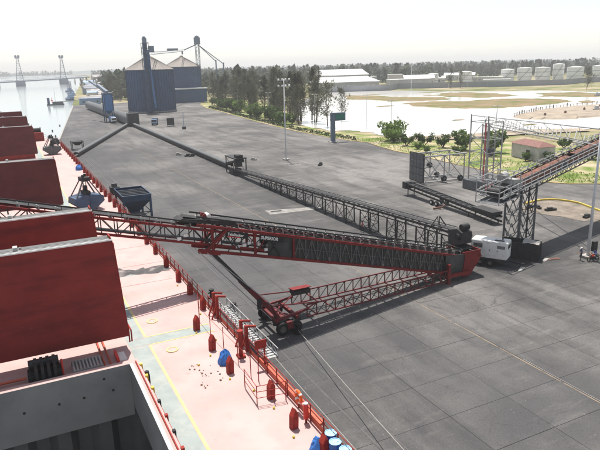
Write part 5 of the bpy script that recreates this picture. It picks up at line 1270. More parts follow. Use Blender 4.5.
# ================================================================== HARBOUR FAR LEFT
def boxhouse(name, c, s, h, rz, m, rm, label, cat, group=None, roof='gable', windows=True, wm='window_dark'):
    t = thing(name, (c[0], c[1], c[2] if len(c) > 2 else -.4), label, cat, group); z = t.location.z
    M = Matrix.Translation(t.location) @ Matrix.Rotation(rz, 4, 'Z'); a, b_ = s[0]/2, s[1]/2
    mb = MB(); mb.M = M; mb.box(-a, a, -b_, b_, 0, h); w = mb.build('wall', m, t)
    mb = MB(); mb.M = M
    if roof == 'gable':
        rh = min(s)*.22; mb.add([(-a-.4, -b_-.4, h), (a+.4, -b_-.4, h), (a+.4, b_+.4, h), (-a-.4, b_+.4, h), (-a-.4, 0, h+rh), (a+.4, 0, h+rh)], [(0, 1, 5, 4), (2, 3, 4, 5), (0, 4, 3), (1, 2, 5), (3, 2, 1, 0)])
    elif roof == 'hip':
        rh = 1.1; k = a*.8; mb.add([(-a-.5, -b_-.5, h), (a+.5, -b_-.5, h), (a+.5, b_+.5, h), (-a-.5, b_+.5, h), (0, -b_+k, h+rh), (0, b_-k, h+rh)], [(0, 1, 4), (1, 2, 5, 4), (2, 3, 5), (3, 0, 4, 5), (3, 2, 1, 0)])
    else: mb.box(-a-.3, a+.3, -b_-.3, b_+.3, h+.002, h+.5)
    mb.build('roof', rm, t)
    if windows:
        n = max(1, int(s[0]/5))
        for k in range(n):
            x = -a+s[0]*(k+.5)/n; mb = MB(); mb.M = M; mb.box(x-.6, x+.6, -b_-.05, -b_+.02, h*.4, h*.4+1.2); mb.build('window', wm, w)
        mb = MB(); mb.M = M; mb.box(-a-.05, -a+.02, -.7, .7, 0, 2.2); mb.build('door', wm, w)
    return t
boxhouse('harbour_shed', (60.5, 478), (15, 7), 4.4, .0, 'light_blue', 'light_blue', 'light blue flat shed at the far end of the quay', 'shed', roof='flat')
boxhouse('harbour_shed', (72, 500), (16, 9), 4.0, .1, 'house_pale', 'house_roof', 'grey shed with pale roof behind the light blue quay shed', 'shed')
boxhouse('harbour_shed', (84, 540), (20, 10), 5, .2, 'house_pale', 'house_roof', 'pale shed among trees beyond the quay end', 'shed')
for i, (x, y, w, d_, h, rz) in enumerate([(96, 700, 26, 14, 6, .1), (122, 760, 30, 14, 8, .2), (110, 640, 18, 12, 6, 0), (145, 900, 40, 16, 9, .1), (170, 1050, 40, 20, 10, 0), (128, 830, 20, 12, 6, .3), (185, 1200, 50, 20, 12, .1)]):
    boxhouse('waterfront_house', (x, y), (w, d_), h, rz, 'house_pale', 'house_roof', 'pale waterfront building among trees on the far bank before the bridge', 'building', 'buildings on the far waterfront')
for x, y, h in [(rnd.uniform(72, 100)+k*1.5, 520+k*22+rnd.uniform(-9, 9), rnd.uniform(7, 15)) for k in range(26)]: WATER_TREES.append((x, y, h))
rq = random.Random(31)
for i in range(22):
    y = 505+i*30+rq.uniform(-8, 8); x = 52+(y-474)*.126+rq.uniform(8, 26)
    wm_, wn = rq.choice([('house_pale', 'pale'), ('light_blue', 'light blue'), ('far_steel', 'blue grey'), ('boundary', 'grey')]); rm_, rn_ = rq.choice([('house_roof', 'grey'), ('far_steel', 'dark'), ('light_blue', 'blue')])
    boxhouse('harbour_store', (x, y), (rq.uniform(8, 20), rq.uniform(6, 10)), rq.uniform(3.5, 8), rq.uniform(-.2, .3), wm_, rm_, 'small %s harbour store with %s roof crowded along the far bank' % (wn, rn_), 'store', 'stores crowded along the far bank', windows=False)
def boat(name, loc, L, Wd, rz, hull_m, label, cat, house=True, group=None, mastH=0):
    t = thing(name, loc, label, cat, group); M = Matrix.Translation(loc) @ Matrix.Rotation(rz, 4, 'Z'); mb = MB(); mb.M = M; rings = []
    for x, w, zt in ((-L/2, .8, 1.5), (-L/4, 1, 1.3), (L/6, 1, 1.5), (L*.38, .7, 1.9), (L/2, .08, 2.3)):
        rings.append([(x, -Wd/2*w, zt), (x, -Wd/2*w*.8, -.5), (x, Wd/2*w*.8, -.5), (x, Wd/2*w, zt)])
    loft(mb, rings); mb.build('hull', hull_m, t, recalc=True)
    if house:
        mb = MB(); mb.M = M; mb.box(-L*.3, L*.02, -Wd*.32, Wd*.32, 1.35, 3.6); mb.box(-L*.2, -L*.02, -Wd*.26, Wd*.26, 3.6, 5.4); h_ = mb.build('wheelhouse', 'light_blue', t)
        mb = MB(); mb.M = M; mb.box(-L*.01, L*.0, -Wd*.2, Wd*.2, 4.2, 5.0); mb.box(-L*.18, -L*.04, -Wd*.265, -Wd*.26, 4.2, 5.0); mb.build('window', 'window_dark', h_)
    if mastH:
        for q in (-.12, .1, .25): mb = MB(); mb.M = M; mb.tube((L*q, 0, 1.5), (L*q, 0, mastH*(1-abs(q))), .25, n=6); mb.build('mast', 'far_steel', t)
    return t
boat('fishing_boat', (67, 668, -2.6), 26, 8, R(95), 'far_steel', 'large blue grey trawler with masts moored at the bank', 'boat', True, mastH=19)
boat('fishing_boat', (60, 615, -2.6), 22, 7, R(100), 'blue_steel', 'blue hulled workboat moored nearer the light blue shed', 'boat', True, mastH=9)
boat('fishing_boat', (83, 850, -2.6), 30, 8, R(97), 'blue_steel', 'small hazy masted boat far along the bank toward the bridge', 'boat', True, mastH=16)
boat('fishing_boat', (76, 760, -2.6), 24, 7, R(96), 'far_steel', 'far trawler moored beyond the larger masted trawler', 'boat', True, mastH=14)
bg_ = thing('work_barge', (41, 535, -2.6), 'low dark barge with a small blue tank house afloat off the quay', 'barge')
mb = MB(); mb.prism([(33.5, 532.5), (47, 534), (47.4, 538), (34, 537)], -3.2, -1.6); mb.build('hull', 'dusty_steel', bg_)
mb = MB(); mb.tube((35.2, 534.8, -1.6), (35.2, 534.8, 3.6), 1.0, n=14); mb.build('tank', 'blue_steel', bg_)
mb = MB(); mb.prism([(38, 533.6), (46.6, 534.4), (46.8, 536.8), (38.2, 536)], -1.6, .3); mb.build('deckhouse', 'dusty_steel', bg_)
mb = MB(); mb.bar((47, 536, .0), (60, 540, .6), .5); mb.build('walkway', 'steel_grey', bg_)
mb = MB(); mb.tube((40.5, 535, .3), (40.5, 535, 9), .1); mb.build('mast', 'far_steel', bg_)
by = tag(MB().lathe([(0, 0), (1, 0), (1, .6), (.2, 1), (.2, 3.2), (0, 3.4)], 12, (44, 620, -2.8)).build('buoy', 'bright_red'), 'small channel buoy on the bright water beyond the barge', 'buoy')
# lift bridge
br = thing('lift_bridge', (80, 1310, -2.6), 'distant lift bridge with two slim towers across the water', 'bridge')
bp0, bp1 = Vector((-60, 1235, 4.2)), Vector((175, 1362, 10))
for (x, y) in ((39.4, 1284.5), (122, 1333)):
    mb = MB(); c = Vector((x, y, 0)); mb.box(x-8.5, x+8.5, y-5, y+5, -5, 8.2); mb.build('pier', 'far_steel', br)
    for s in (-1, 1):
        for e in (-3, 3): mb = MB(); mb.bar((x+s*6, y+e, 8), (x+s*1.5, y+e, 49), .9); mb.build('tower_leg', 'far_steel', br)
    mb = MB()
    for k in range(1, 9):
        q = k/9; w = 6-4.5*q; z = 8+41*q; mb.bar((x-w, y-3, z), (x+w, y-3, z), .5); w2 = 6-4.5*(q-.11); mb.bar((x-w2, y-3, z-4.5), (x+w, y-3, z), .35)
    mb.build('tower_brace', 'far_steel', br)
    mb = MB(); mb.box(x-4, x+4, y-4, y+4, 49, 51); mb.tube((x-2.5, y-3, 53), (x-2.5, y+3, 53), 2.2, n=14); mb.tube((x+2.5, y-3, 53), (x+2.5, y+3, 53), 2.2, n=14); mb.build('sheave_house', 'far_steel', br)
mb = MB(); mb.bar(bp0, bp1, 9, 2.2); mb.build('deck', 'far_steel', br)
mb = MB()
for k in range(60): p = bp0.lerp(bp1, k/59); mb.bar(p+zv*1, p+zv*2.6, .3)
mb.bar(bp0+zv*2.6, bp1+zv*2.6, .5); mb.build('parapet', 'far_steel', br)
for x, y in ((2, 1268), (-40, 1246), (160, 1354)): mb = MB(); mb.box(x-1.6, x+1.6, y-3, y+3, -5, 4.5); mb.build('pier', 'far_steel', br)

# ================================================================== RIGHT BACKGROUND BUILDINGS
hut = boxhouse('guard_hut', (122.0, 110.2, 0), (4.8, 11.1), 3.7, R(-10), 'hut_wall', 'hut_roof', 'small grey hut with a low red tiled roof on the grass verge', 'hut', roof='hip', windows=False)
HM = Matrix.Translation((122.0, 110.2, 0)) @ Matrix.Rotation(R(-10), 4, 'Z')
mb = MB(); mb.M = HM; mb.box(-2.46, -2.38, -2.0, -.6, 1.2, 2.5); wf = mb.build('window', 'window_dark', hut)
mb = MB(); mb.M = HM; mb.box(-2.52, -2.47, -2.15, -.45, 1.05, 1.18); mb.build('sill', 'white_paint', wf)
mb = MB(); mb.M = HM; mb.box(-.6, .5, -5.62, -5.54, 0, 2.1); mb.build('door', 'dark_steel', hut)
wa = thing('warehouse', (300, 505, -.4), 'large warehouse with long low white roof across the lagoon', 'warehouse')
M = Matrix.Translation((300, 497, -.4)) @ Matrix.Rotation(R(-14), 4, 'Z')
mb = MB(); mb.M = M; mb.box(-30, 30, 0, 34, 0, 8.5); w = mb.build('wall', 'ware_wall', wa)
mb = MB(); mb.M = M; mb.add([(-31, -1, 8.4), (31, -1, 8.4), (31, 35, 8.4), (-31, 35, 8.4), (-24, 17, 13), (24, 17, 13)], [(0, 1, 5, 4), (1, 2, 5), (2, 3, 4, 5), (3, 0, 4), (3, 2, 1, 0)]); mb.build('roof', 'ware_white', wa)
for k in range(9): mb = MB(); mb.M = M; mb.box(-28+k*6.4, -24.5+k*6.4, -.1, .05, 1.5, 5.5); mb.build('wall_panel', 'house_pale', w)
wb = thing('warehouse', (318, 545, -.4), 'taller white gabled warehouse rising behind the long low roof', 'warehouse')
M = Matrix.Translation((324, 548, -.4)) @ Matrix.Rotation(R(-14), 4, 'Z')
mb = MB(); mb.M = M; mb.box(-27, 27, 0, 26, 0, 14); mb.build('wall', 'ware_wall', wb)
mb = MB(); mb.M = M; mb.add([(-28, -1, 13.9), (28, -1, 13.9), (28, 27, 13.9), (-28, 27, 13.9), (-24, 13, 19.5), (24, 13, 19.5)], [(0, 1, 5, 4), (1, 2, 5), (2, 3, 4, 5), (3, 0, 4), (3, 2, 1, 0)]); mb.build('roof', 'ware_white', wb)
for i, (x, y, w, d_, h, rz, lab) in enumerate([
    (372, 500, 44, 12, 8.5, R(-14), 'blue grey walled yard building joined to the white warehouse'),
    (430, 560, 34, 16, 7.5, R(-30), 'white roofed low building between the yard wall and the pale tanks'),
    (402, 566, 16, 16, 12, R(-30), 'pale block with flat roof behind the lagoon wall'),
    (470, 585, 30, 12, 6, R(-38), 'small shed beside the single white tank'),
    (452, 461, 26, 10, 6.2, R(-45), 'low pale building with dark openings at the far lagoon shore'),
    (560, 640, 40, 14, 7, R(-45), 'pale roofed shed in front of the dense pine wood'),
    (520, 545, 34, 10, 6, R(-48), 'long pale store by the boundary wall left of the tanks'),
    (655, 470, 24, 14, 10, R(-50), 'big grey building right of the storage tanks'),
    (395, 640, 50, 16, 9, R(-20), 'white roof far behind the warehouse among trees')]):
    boxhouse('industrial_building', (x, y), (w, d_), h, rz, 'house_pale', 'ware_white', lab, 'building', roof='gable' if i % 2 else 'flat', wm='window_dark')
def tank(c, r, h, label, cone=.12):
    t = thing('storage_tank', (c[0], c[1], -.4), label, 'tank', 'storage tanks across the lagoon')
    mb = MB(); mb.lathe([(r, 0), (r, h)], 40, (c[0], c[1], -.4)); mb.build('shell', 'tank_white', t, smooth=True)
    mb = MB(); mb.lathe([(r+.15, h-.1), (r+.15, h+.15), (.5, h+r*cone), (0, h+r*cone)], 40, (c[0], c[1], -.4)); mb.build('roof', 'ware_white', t)
    mb = MB()
    for z in (h*.33, h*.66): mb.lathe([(r+.02, z), (r+.12, z), (r+.12, z+.35), (r+.02, z+.35)], 40, (c[0], c[1], -.4))
    mb.build('wind_girder', 'far_steel', t)
    n = 14; mb = MB(); base = math.atan2(-c[1], -c[0])
    for k in range(n): a = base-.7+k*.1; mb.bar((c[0]+(r+.35)*math.cos(a), c[1]+(r+.35)*math.sin(a), 1+(h-2)*k/n), (c[0]+(r+.35)*math.cos(a+.1), c[1]+(r+.35)*math.sin(a+.1), 1+(h-2)*(k+1)/n), .35)
    mb.build('stair', 'far_steel', t)
tank((495, 556), 7.7, 12.8, 'single white storage tank standing alone left of the tank farm')
tank((455, 565), 6.0, 11.5, 'smaller white tank beside the white roofed low building')
tank((600, 513), 6.4, 18.8, 'tallest white storage tank in the middle of the tank farm')
tank((607, 495), 9.2, 15.0, 'wide pale tank right of the tallest tank')
tank((584, 522), 8.6, 15.2, 'wide white tank just left of the tallest tank')
tank((565, 532), 8.4, 15.2, 'squat white tank partly behind trees, second left of the tallest tank')
tank((546, 540), 7.6, 14, 'farthest left squat tank of the tank farm half hidden by trees')
tank((628, 478), 8.6, 16, 'grey white tank at the right end of the tank farm')
bw = thing('boundary_wall', (450, 480, -.4), 'long grey boundary wall along the far side of the lagoon', 'wall')
wp = [(262, 496), (268, 486), (330, 472), (352, 492), (398, 470), (445, 440), (500, 420), (560, 440), (640, 430), (760, 330)]
for a, b_ in zip(wp[:-1], wp[1:]):
    L = math.dist(a, b_); n = max(1, int(L/14))
    for k in range(n):
        p = Vector((*a, 0)).lerp(Vector((*b_, 0)), k/n); q = Vector((*a, 0)).lerp(Vector((*b_, 0)), (k+1)/n); mb = MB(); mb.bar(p+zv*2.2, q+zv*2.2-(q-p)*.012, .4, 5.4); mb.build('wall_panel', 'boundary', bw)
# berm fence posts and leaning stakes
mb = MB(); mb.tube((0, 0, -.2), (0, 0, 1.9), .22, .18, n=6); post = mb.mesh('fence_post', 'wood')
bt = [(207, 199), (243.6, 216), (276.7, 222.5), (294.3, 221), (312, 216)]
fp = thing('berm_fence', (245, 214, 0), 'row of dark wooden posts along the ridge of the sand berm', 'fence')
for a, b_ in zip(bt[:-1], bt[1:]):
    n = int(math.dist(a, b_)/3.2)
    for k in range(n): inst('fence_post', post, (a[0]+(b_[0]-a[0])*k/n, a[1]+(b_[1]-a[1])*k/n, .1+rnd.uniform(-.1, .2)), fp, 0, rnd.uniform(.7, 1.2))
mb = MB()
for a, b_ in zip(bt[:-1], bt[1:]): mb.bar((*a, 1.4), (*b_, 1.4), .12)
mb.build('rail', 'wood', fp)
for i, (x, y, h) in enumerate([(229, 190, 1.9), (249, 196, 2), (272, 205, 2), (215, 189, 1.5)]):
    mb = MB(); mb.tube((x, y, .2), (x, y, .2+h), .3, .15, n=7); mb.lathe([(0, 0), (.6, 0), (.5, .8), (0, 1)], 7, (x, y, .3+h*.4)); tag(mb.build('stump', 'wood'), 'dark stump standing on the sand berm', 'stump', 'stumps on the berm')
sf = thing('stake_fence', (156, 135, 0), 'row of pale leaning stakes beside the lagoon beyond the hut', 'fence')
mb = MB(); mb.bar((0, 0, -.3), (1.3, .3, 3.4), .28); stk = mb.mesh('stake', 'white_paint')
sa, sb = Vector((168, 176, 0)), Vector((150, 108, 0))
for k in range(34): inst('stake', stk, sa.lerp(sb, k/33)+Vector((rnd.uniform(-.4, .4), 0, 0)), sf, rnd.uniform(-.15, .15), rnd.uniform(.85, 1.1))
mb = MB(); mb.bar(sa+zv*1.1+Vector((.5, 0, 0)), sb+zv*1.1+Vector((.5, 0, 0)), .2, .3); mb.build('lower_rail', 'steel_grey', sf)
mb = MB(); mb.bar(sa+zv*.5+Vector((-1.2, 0, 0)), sb+zv*.5+Vector((-1.2, 0, 0)), .5, .4); mb.build('pipe_base', 'steel_grey', sf)
# yellow kerbed island with soil
ISL = [(81.4, 74.3), (85.4, 74.9), (88.3, 73.9), (89.6, 70.3), (88.5, 66.4), (86.9, 61.5)]
kb = thing('yellow_kerb', (86, 70, 0), 'curving yellow painted kerb beside bare soil on the road', 'kerb')
def bez(pts, n):
    out = []
    for i in range(len(pts)-1):
        p0 = Vector((*pts[max(0, i-1)], 0)); p1 = Vector((*pts[i], 0)); p2 = Vector((*pts[i+1], 0)); p3 = Vector((*pts[min(len(pts)-1, i+2)], 0))
        for k in range(n):
            t = k/n; out.append(.5*((2*p1)+(p2-p0)*t+(2*p0-5*p1+4*p2-p3)*t*t+(3*p1-p0-3*p2+p3)*t**3))
    out.append(Vector((*pts[-1], 0))); return out
kp = bez(ISL, 4)
for a, b_ in zip(kp[:-1], kp[1:]): mb = MB(); mb.bar(a+zv*.08, b_+zv*.08, .3, .34); mb.build('kerb_stone', 'yellow_paint', kb)
poly_sheet('soil_patch', jag([(80.5, 73.9), (85, 74.5), (88, 73.6), (89.2, 70.3), (88.2, 66.4), (86.6, 61.8), (82, 56.5), (79.5, 62.7), (77.6, 68.8), (77.5, 72.1)], .7, 5, 3), .015, 'soil')
for i, (x, y, a) in enumerate([(79.8, 71.8, .3), (80.9, 71.0, 1.1), (81.3, 68.6, -.2), (82.6, 62.4, .2)]):
    mb = MB(); mb.M = Matrix.Translation((x, y, .02)) @ Matrix.Rotation(a, 4, 'Z'); mb.box(-1.0, 1.0, -.3, .3, 0, .35); mb.box(-.6, .3, -.2, .28, .352, .55); tag(mb.build('debris_block', 'dark_steel'), 'dark broken block lying on the bare soil by the yellow kerb', 'debris', 'blocks on the soil')

# ================================================================== VEGETATION
def blades(mb, rn, c, size, up=.3, wf=.32):
    """a leaf-sized face"""
    d = Vector((rn.gauss(0, 1), rn.gauss(0, 1), rn.gauss(0, .7)+up)).normalized(); s = d.cross(Vector((rn.gauss(0, 1), rn.gauss(0, 1), rn.gauss(0, 1)))).normalized()
    a = d*size; b_ = s*size*wf
    o = len(mb.v); mb.v += [c-a*.5-b_*.3, c-a*.1+b_, c+a*.5, c-a*.1-b_]; mb.f.append((o, o+1, o+2, o+3))
def conifer(seed, h, r, n_leaf, sparse=False):
    rn = random.Random(seed); tr = MB(); cr = MB(); lean = Vector((rn.uniform(-.04, .04), rn.uniform(-.04, .04), 0)); pts = []
    for k in range(8): t = k/7; pts.append(Vector((lean.x*h*t+rn.uniform(-.15, .15)*(k > 0), lean.y*h*t+rn.uniform(-.15, .15)*(k > 0), h*t)))
    for k in range(7): tr.tube(pts[k], pts[k+1], .32*(1-k/7.5)*h/20, .32*(1-(k+1)/7.5)*h/20, n=6, cap=False)
    nb = 30 if not sparse else 24; clumps = []
    for i in range(nb):
        t = rn.uniform(.14, .97); p0 = lean*h*t+zv*h*t; a = rn.uniform(0, 6.283); L = r*(1.12-t)**.8*rn.uniform(.35, 1.2)+.4
        tip = p0+Vector((math.cos(a)*L, math.sin(a)*L, L*rn.uniform(.35, 1.3))); tr.tube(p0, tip, .07*h/20, .02, n=4, cap=False)
        for q in (.4, .7, 1.0): clumps.append((p0.lerp(tip, q), .35+.16*L))
        if rn.random() < .5: clumps.append((tip+zv*rn.uniform(.4, 1.4), .3))
    for k in range(5): clumps.append((lean*h+zv*h*(.93+.03*k), .28))
    per = n_leaf//len(clumps)
    for c, s in clumps:
        for k in range(per):
            p = c+Vector((rn.gauss(0, s*.75), rn.gauss(0, s*.75), rn.gauss(0, s*1.1))); blades(cr, rn, p, rn.uniform(.45, 1.1), 1.0, .12)
    return tr.mesh('trunk', 'bark'), cr.mesh('crown', 'needle')
def bush(seed, h, r, n, m='leaf'):
    rn = random.Random(seed); tr = MB(); cr = MB(); cl = []
    for i in range(9):
        a = rn.uniform(0, 6.28); L = rn.uniform(.3, .95)*r; tip = Vector((math.cos(a)*L, math.sin(a)*L, h*rn.uniform(.45, .95))); tr.tube((0, 0, 0), tip, .09, .03, n=5, cap=False); cl.append((tip, r*rn.uniform(.25, .45)))
        cl.append((tip*.6+zv*.2, r*.35))
    for c, s in cl:
        for k in range(n//len(cl)):
            d = Vector((rn.gauss(0, 1), rn.gauss(0, 1), rn.gauss(0, .8))).normalized()*s*rn.random()**.4; blades(cr, rn, Vector((c.x, c.y, max(.1, c.z)))+d, rn.uniform(.3, .6), .2)
    return tr.mesh('stem', 'bark'), cr.mesh('foliage', m)
CON = [conifer(i, 20, (3.2, 4.6, 3.8, 5.2, 3.5, 4.2)[i], (2500, 2800, 2000, 2700, 1900, 2900)[i]) for i in range(6)]+[conifer(20+i, 14, 4.6, 1500, True) for i in range(2)]
def plant_tree(k, x, y, h, label, group, name='pine_tree'):
    t = thing(name, (x, y, -.1), label, 'tree', group); tm, cm_ = CON[k]; base = 20 if k < 6 else 14; s = h/base; a = rnd.uniform(0, 6.28)
    for nm, me in (('trunk', tm), ('crown', cm_)): o = inst(nm, me, t.location, t, a, s)
    return t
rows = []
rk = random.Random(12)
# row along the yard edge, from the silos to the lagoon
line = [(128, 396), (124, 366), (119.5, 330), (115, 292), (111.5, 258), (109.5, 232)]
cnt = 0
for i in range(46):
    t = i/45*(len(line)-1); k = min(int(t), len(line)-2); u = t-k
    x = line[k][0]+(line[k+1][0]-line[k][0])*u+rk.uniform(1.5, 20); y = line[k][1]+(line[k+1][1]-line[k][1])*u+rk.uniform(-5, 5)
    plant_tree(rk.randrange(6), x, y, rk.uniform(11.5, 23.5), 'tall dark feathery pine in the dense row along the yard edge', 'pines along the yard edge')
for x, y, h in ((158, 520, 22), (150, 545, 24), (168, 510, 20), (98, 520, 24), (92, 545, 22), (104, 560, 25), (110, 600, 23), (88, 505, 19), (118, 575, 22), (82, 515, 20)):
    plant_tree(rk.randrange(6), x, y, h, 'dark pine behind the silos', 'pines behind the silos')
for x, y, h in WATER_TREES: plant_tree(rk.randrange(6), x+6, y, h, 'hazy tree among the stores on the far bank', 'trees on the far bank')
plant_tree(6, 120.5, 217, 17.5, 'loose feathery tree with see-through crown at the end of the pine row', 'sparse trees'); bpy.context.view_layer.update()
plant_tree(7, 138.5, 236, 13.5, 'thin bare looking tree standing alone at the lagoon edge behind the green sign', 'sparse trees')
for x, y, h in ((385, 452, 17), (392, 446, 15)): plant_tree(7, x, y, h, 'spindly tree before the low buildings across the lagoon', 'trees on the far lagoon shore')
for x, y, h in ((430, 338, 17), (470, 312, 15)): plant_tree(6, x, y, h, 'lone dark tree on the far lagoon shore before the tank farm', 'lone shore trees')
for i in range(34):
    x = rk.uniform(470, 680); y = 1180-x*.85+rk.uniform(0, 60); 
    plant_tree(rk.randrange(6), x+40, y+20, rk.uniform(16, 24), 'dark pine in the belt of trees behind the tank farm', 'pines behind the tank farm')
BU = [bush(i, 3.2, 2.2, 900, m) for i, m in enumerate(('leaf', 'leaf', 'leaf_bright', 'leaf_bright'))]
def plant_bush(k, x, y, s, label, group='shrubs on the verge'):
    t = thing('shrub', (x, y, -.1), label, 'shrub', group); a = rnd.uniform(0, 6)
    for nm, me in zip(('stem', 'foliage'), BU[k]): inst(nm, me, t.location, t, a, s)
for x, y, s, k, lab in ((115.2, 163.3, 2.1, 2, 'big bright green shrub at the bend of the kerb around the lamp post'), (112.7, 158.5, 1.5, 2, 'bright green shrub hugging the big one at the kerb bend'), (110.5, 149, 1.15, 0, 'dark shrub between the bright clump and the next round bushes'),
                        (114.5, 145.4, 1.2, 0, 'round dark bush on the verge'), (116.5, 139, 1.15, 1, 'dark bush with bare soil round it on the verge'), (118.5, 131.5, 1.7, 1, 'large dark round bush on the verge across from the lattice frame'), (110.6, 125.5, .8, 0, 'small dark bush close to the kerb'),
                        (120, 122.5, 1.9, 0, 'large dark bush behind the scaffold tower'), (117.6, 108.3, .7, 1, 'low dark bush at the wall of the hut'), (119.6, 103.0, .8, 0, 'low dark bush before the corner of the hut'), (133.5, 101.5, 1.2, 1, 'bush right behind the hut'), (143, 118, .9, 0, 'small round bush on the green verge beyond the hut'), (106, 133, .6, 1, 'tiny bush at the kerb'), (108.5, 140.5, .7, 3, 'small bright bush at the kerb')):
    plant_bush(k, x, y, s, lab)
for i in range(34):
    t = rk.random()*(len(line)-1); k = min(int(t), len(line)-2); u = t-k
    x = line[k][0]+(line[k+1][0]-line[k][0])*u+rk.uniform(.5, 3); y = line[k][1]+(line[k+1][1]-line[k][1])*u
    plant_bush(rk.choice((0, 0, 1, 1, 2, 3)), x, y, rk.uniform(.9, 2.1), 'leafy shrub growing in front of the pine row', 'shrubs before the pine row')
# clipped hedge behind the kerb
hd = MB(); rn = random.Random(5)
hk = [(p[0]+2.2, p[1]+.4) for p in KERB[1:9]]
for a, b_ in zip(hk[:-1], hk[1:]):
    n = int(math.dist(a, b_)*16)
    for k in range(n):
        t = rn.random(); c = Vector((a[0]+(b_[0]-a[0])*t+rn.uniform(-.7, .7), a[1]+(b_[1]-a[1])*t+rn.uniform(-.7, .7), rn.uniform(0, 1.25))); blades(hd, rn, c, rn.uniform(.4, .8), .1)
ho = tag(hd.build('hedge', 'hedge'), 'low dark clipped hedge along the kerb in front of the pines', 'hedge')
# grass on the verge and reeds on the flats
gr = MB()
for k in range(2600):
    t = rn.random()*(len(K2)-9)+8; i = int(t); u = t-i
    if i+1 >= len(K2): continue
    x = K2[i][0]+(K2[i+1][0]-K2[i][0])*u+rn.uniform(.5, 16); y = K2[i][1]+(K2[i+1][1]-K2[i][1])*u+rn.uniform(0, 3)
    blades(gr, rn, Vector((x, y, .15)), rn.uniform(.25, .5), 1.5)
tag(gr.build('grass', 'grass_blade'), 'rough green grass on the verge', 'grass', kind='stuff')
# far wood that reads as one mass
ff = MB()
def far_tree(x, y, h):
    w = h*rn.uniform(.28, .5)
    for k in range(34):
        z = h*rn.uniform(.12, 1.0); q = (1.15-z/h)**.6; c = Vector((x+rn.gauss(0, w*.5)*q, y+rn.gauss(0, w*.5)*q, z)); s = w*rn.uniform(.16, .42)
        d1 = Vector((rn.gauss(0, 1), rn.gauss(0, 1), rn.gauss(0, 1))).normalized()*s; d2 = d1.cross(Vector((rn.gauss(0, 1), rn.gauss(0, 1), rn.gauss(0, 1)))).normalized()*s
        o = len(ff.v); ff.v += [c-d1, c+d2*.8, c+d1, c-d2*.8]; ff.f.append((o, o+1, o+2, o+3))
ca, sa_ = math.cos(YAW), math.sin(YAW)
for k in range(7200):
    dist = 480+2600*rn.random()**1.5; az = YAW+rn.uniform(-.52, .56); x, y = dist*math.sin(az), dist*math.cos(az)
    # stay on dry land and out of the yards
    bx = 47+(y-474)*.126 if y < 1290 else 150+(y-1290)*.13
    if x < bx+25 or (x < 175 and y < 520): continue
    if 200 < x < 470 and y < 640-max(0, x-330)*.5 and y < 660: continue
    if 470 <= x < 780 and y < 1010-x*.55: continue
    far_tree(x, y, rn.uniform(8, 17) if rn.random() < .8 else rn.uniform(15, 24))
for k in range(700):
    x = rn.uniform(-1700, 350); far_tree(x, 3350+rn.uniform(0, 300), rn.uniform(10, 26))
tag(ff.build('far_wood', 'far_leaf'), 'wide hazy wood stretching to the horizon', 'woodland', kind='stuff')

# ================================================================== ROPES AND QUAY FITTINGS
def rope(a, b_, sag, label, r=.03):
    a, b_ = Vector(a), Vector(b_); pts = [a.lerp(b_, k/24)-zv*(sag*4*(k/24)*(1-k/24)) for k in range(25)]
    mb = MB(); mb.path(pts, r, 6); return tag(mb.build('mooring_rope', 'rope'), label, 'rope', 'mooring ropes on the quay')
rope((13.3, -14, 6.0), (22.6, 47.0, .35), .5, 'pale mooring rope running from the ship to the stacker wheels side bollard')
rope((13.3, -8, 6.0), (19.0, 55.0, .35), .6, 'pale mooring rope running from the ship to the bollard beside the crane rail')
rope((13.3, -4, 6.0), (18.2, 60.0, .35), .9, 'slack pale mooring rope nearest the ship side ending at the far bollard')
def bollard(x, y, label):
    t = thing('bollard', (x, y, 0), label, 'bollard', 'mooring bollards'); mb = MB(); mb.lathe([(0, 0), (.42, 0), (.42, .1), (.2, .14), (.17, .75), (.3, .85), (.3, 1.0), (.0, 1.08)], 16, (x, y, 0)); mb.build('post', 'black', t)
    mb = MB(); mb.tube((x-.42, y, .6), (x+.42, y, .6), .08); mb.build('cross_pin', 'black', t)
bollard(22.6, 47.1, 'black mooring bollard close to the wheels of the red stacker'); bollard(19.0, 55, 'black mooring bollard beside the crane rail under the stacker strut'); bollard(18.2, 60, 'black mooring bollard on the quay beyond the stacker strut')
for i in range(7): bollard(16.4+max(0, (i-3))*.7+(4.3*(i-5) if i > 5 else 0), 150+i*24, 'black mooring bollard along the far quay edge') 
rb = random.Random(8)
for k, (x, y) in enumerate([(71, 132), (45, 172), (46.5, 168), (60, 150), (47.5, 167)]):
    mb = MB(); mb.M = Matrix.Translation((x, y, 0)) @ Matrix.Rotation(rb.random()*3, 4, 'Z'); mb.box(-.8, .8, -.35, .35, 0, .4); mb.box(-.3, .7, -.25, .2, .402, .75); tag(mb.build('loose_rubble', 'pale_patch' if k % 2 else 'dark_steel'), 'small pile of rubble lying on the open yard', 'rubble', 'rubble on the yard')

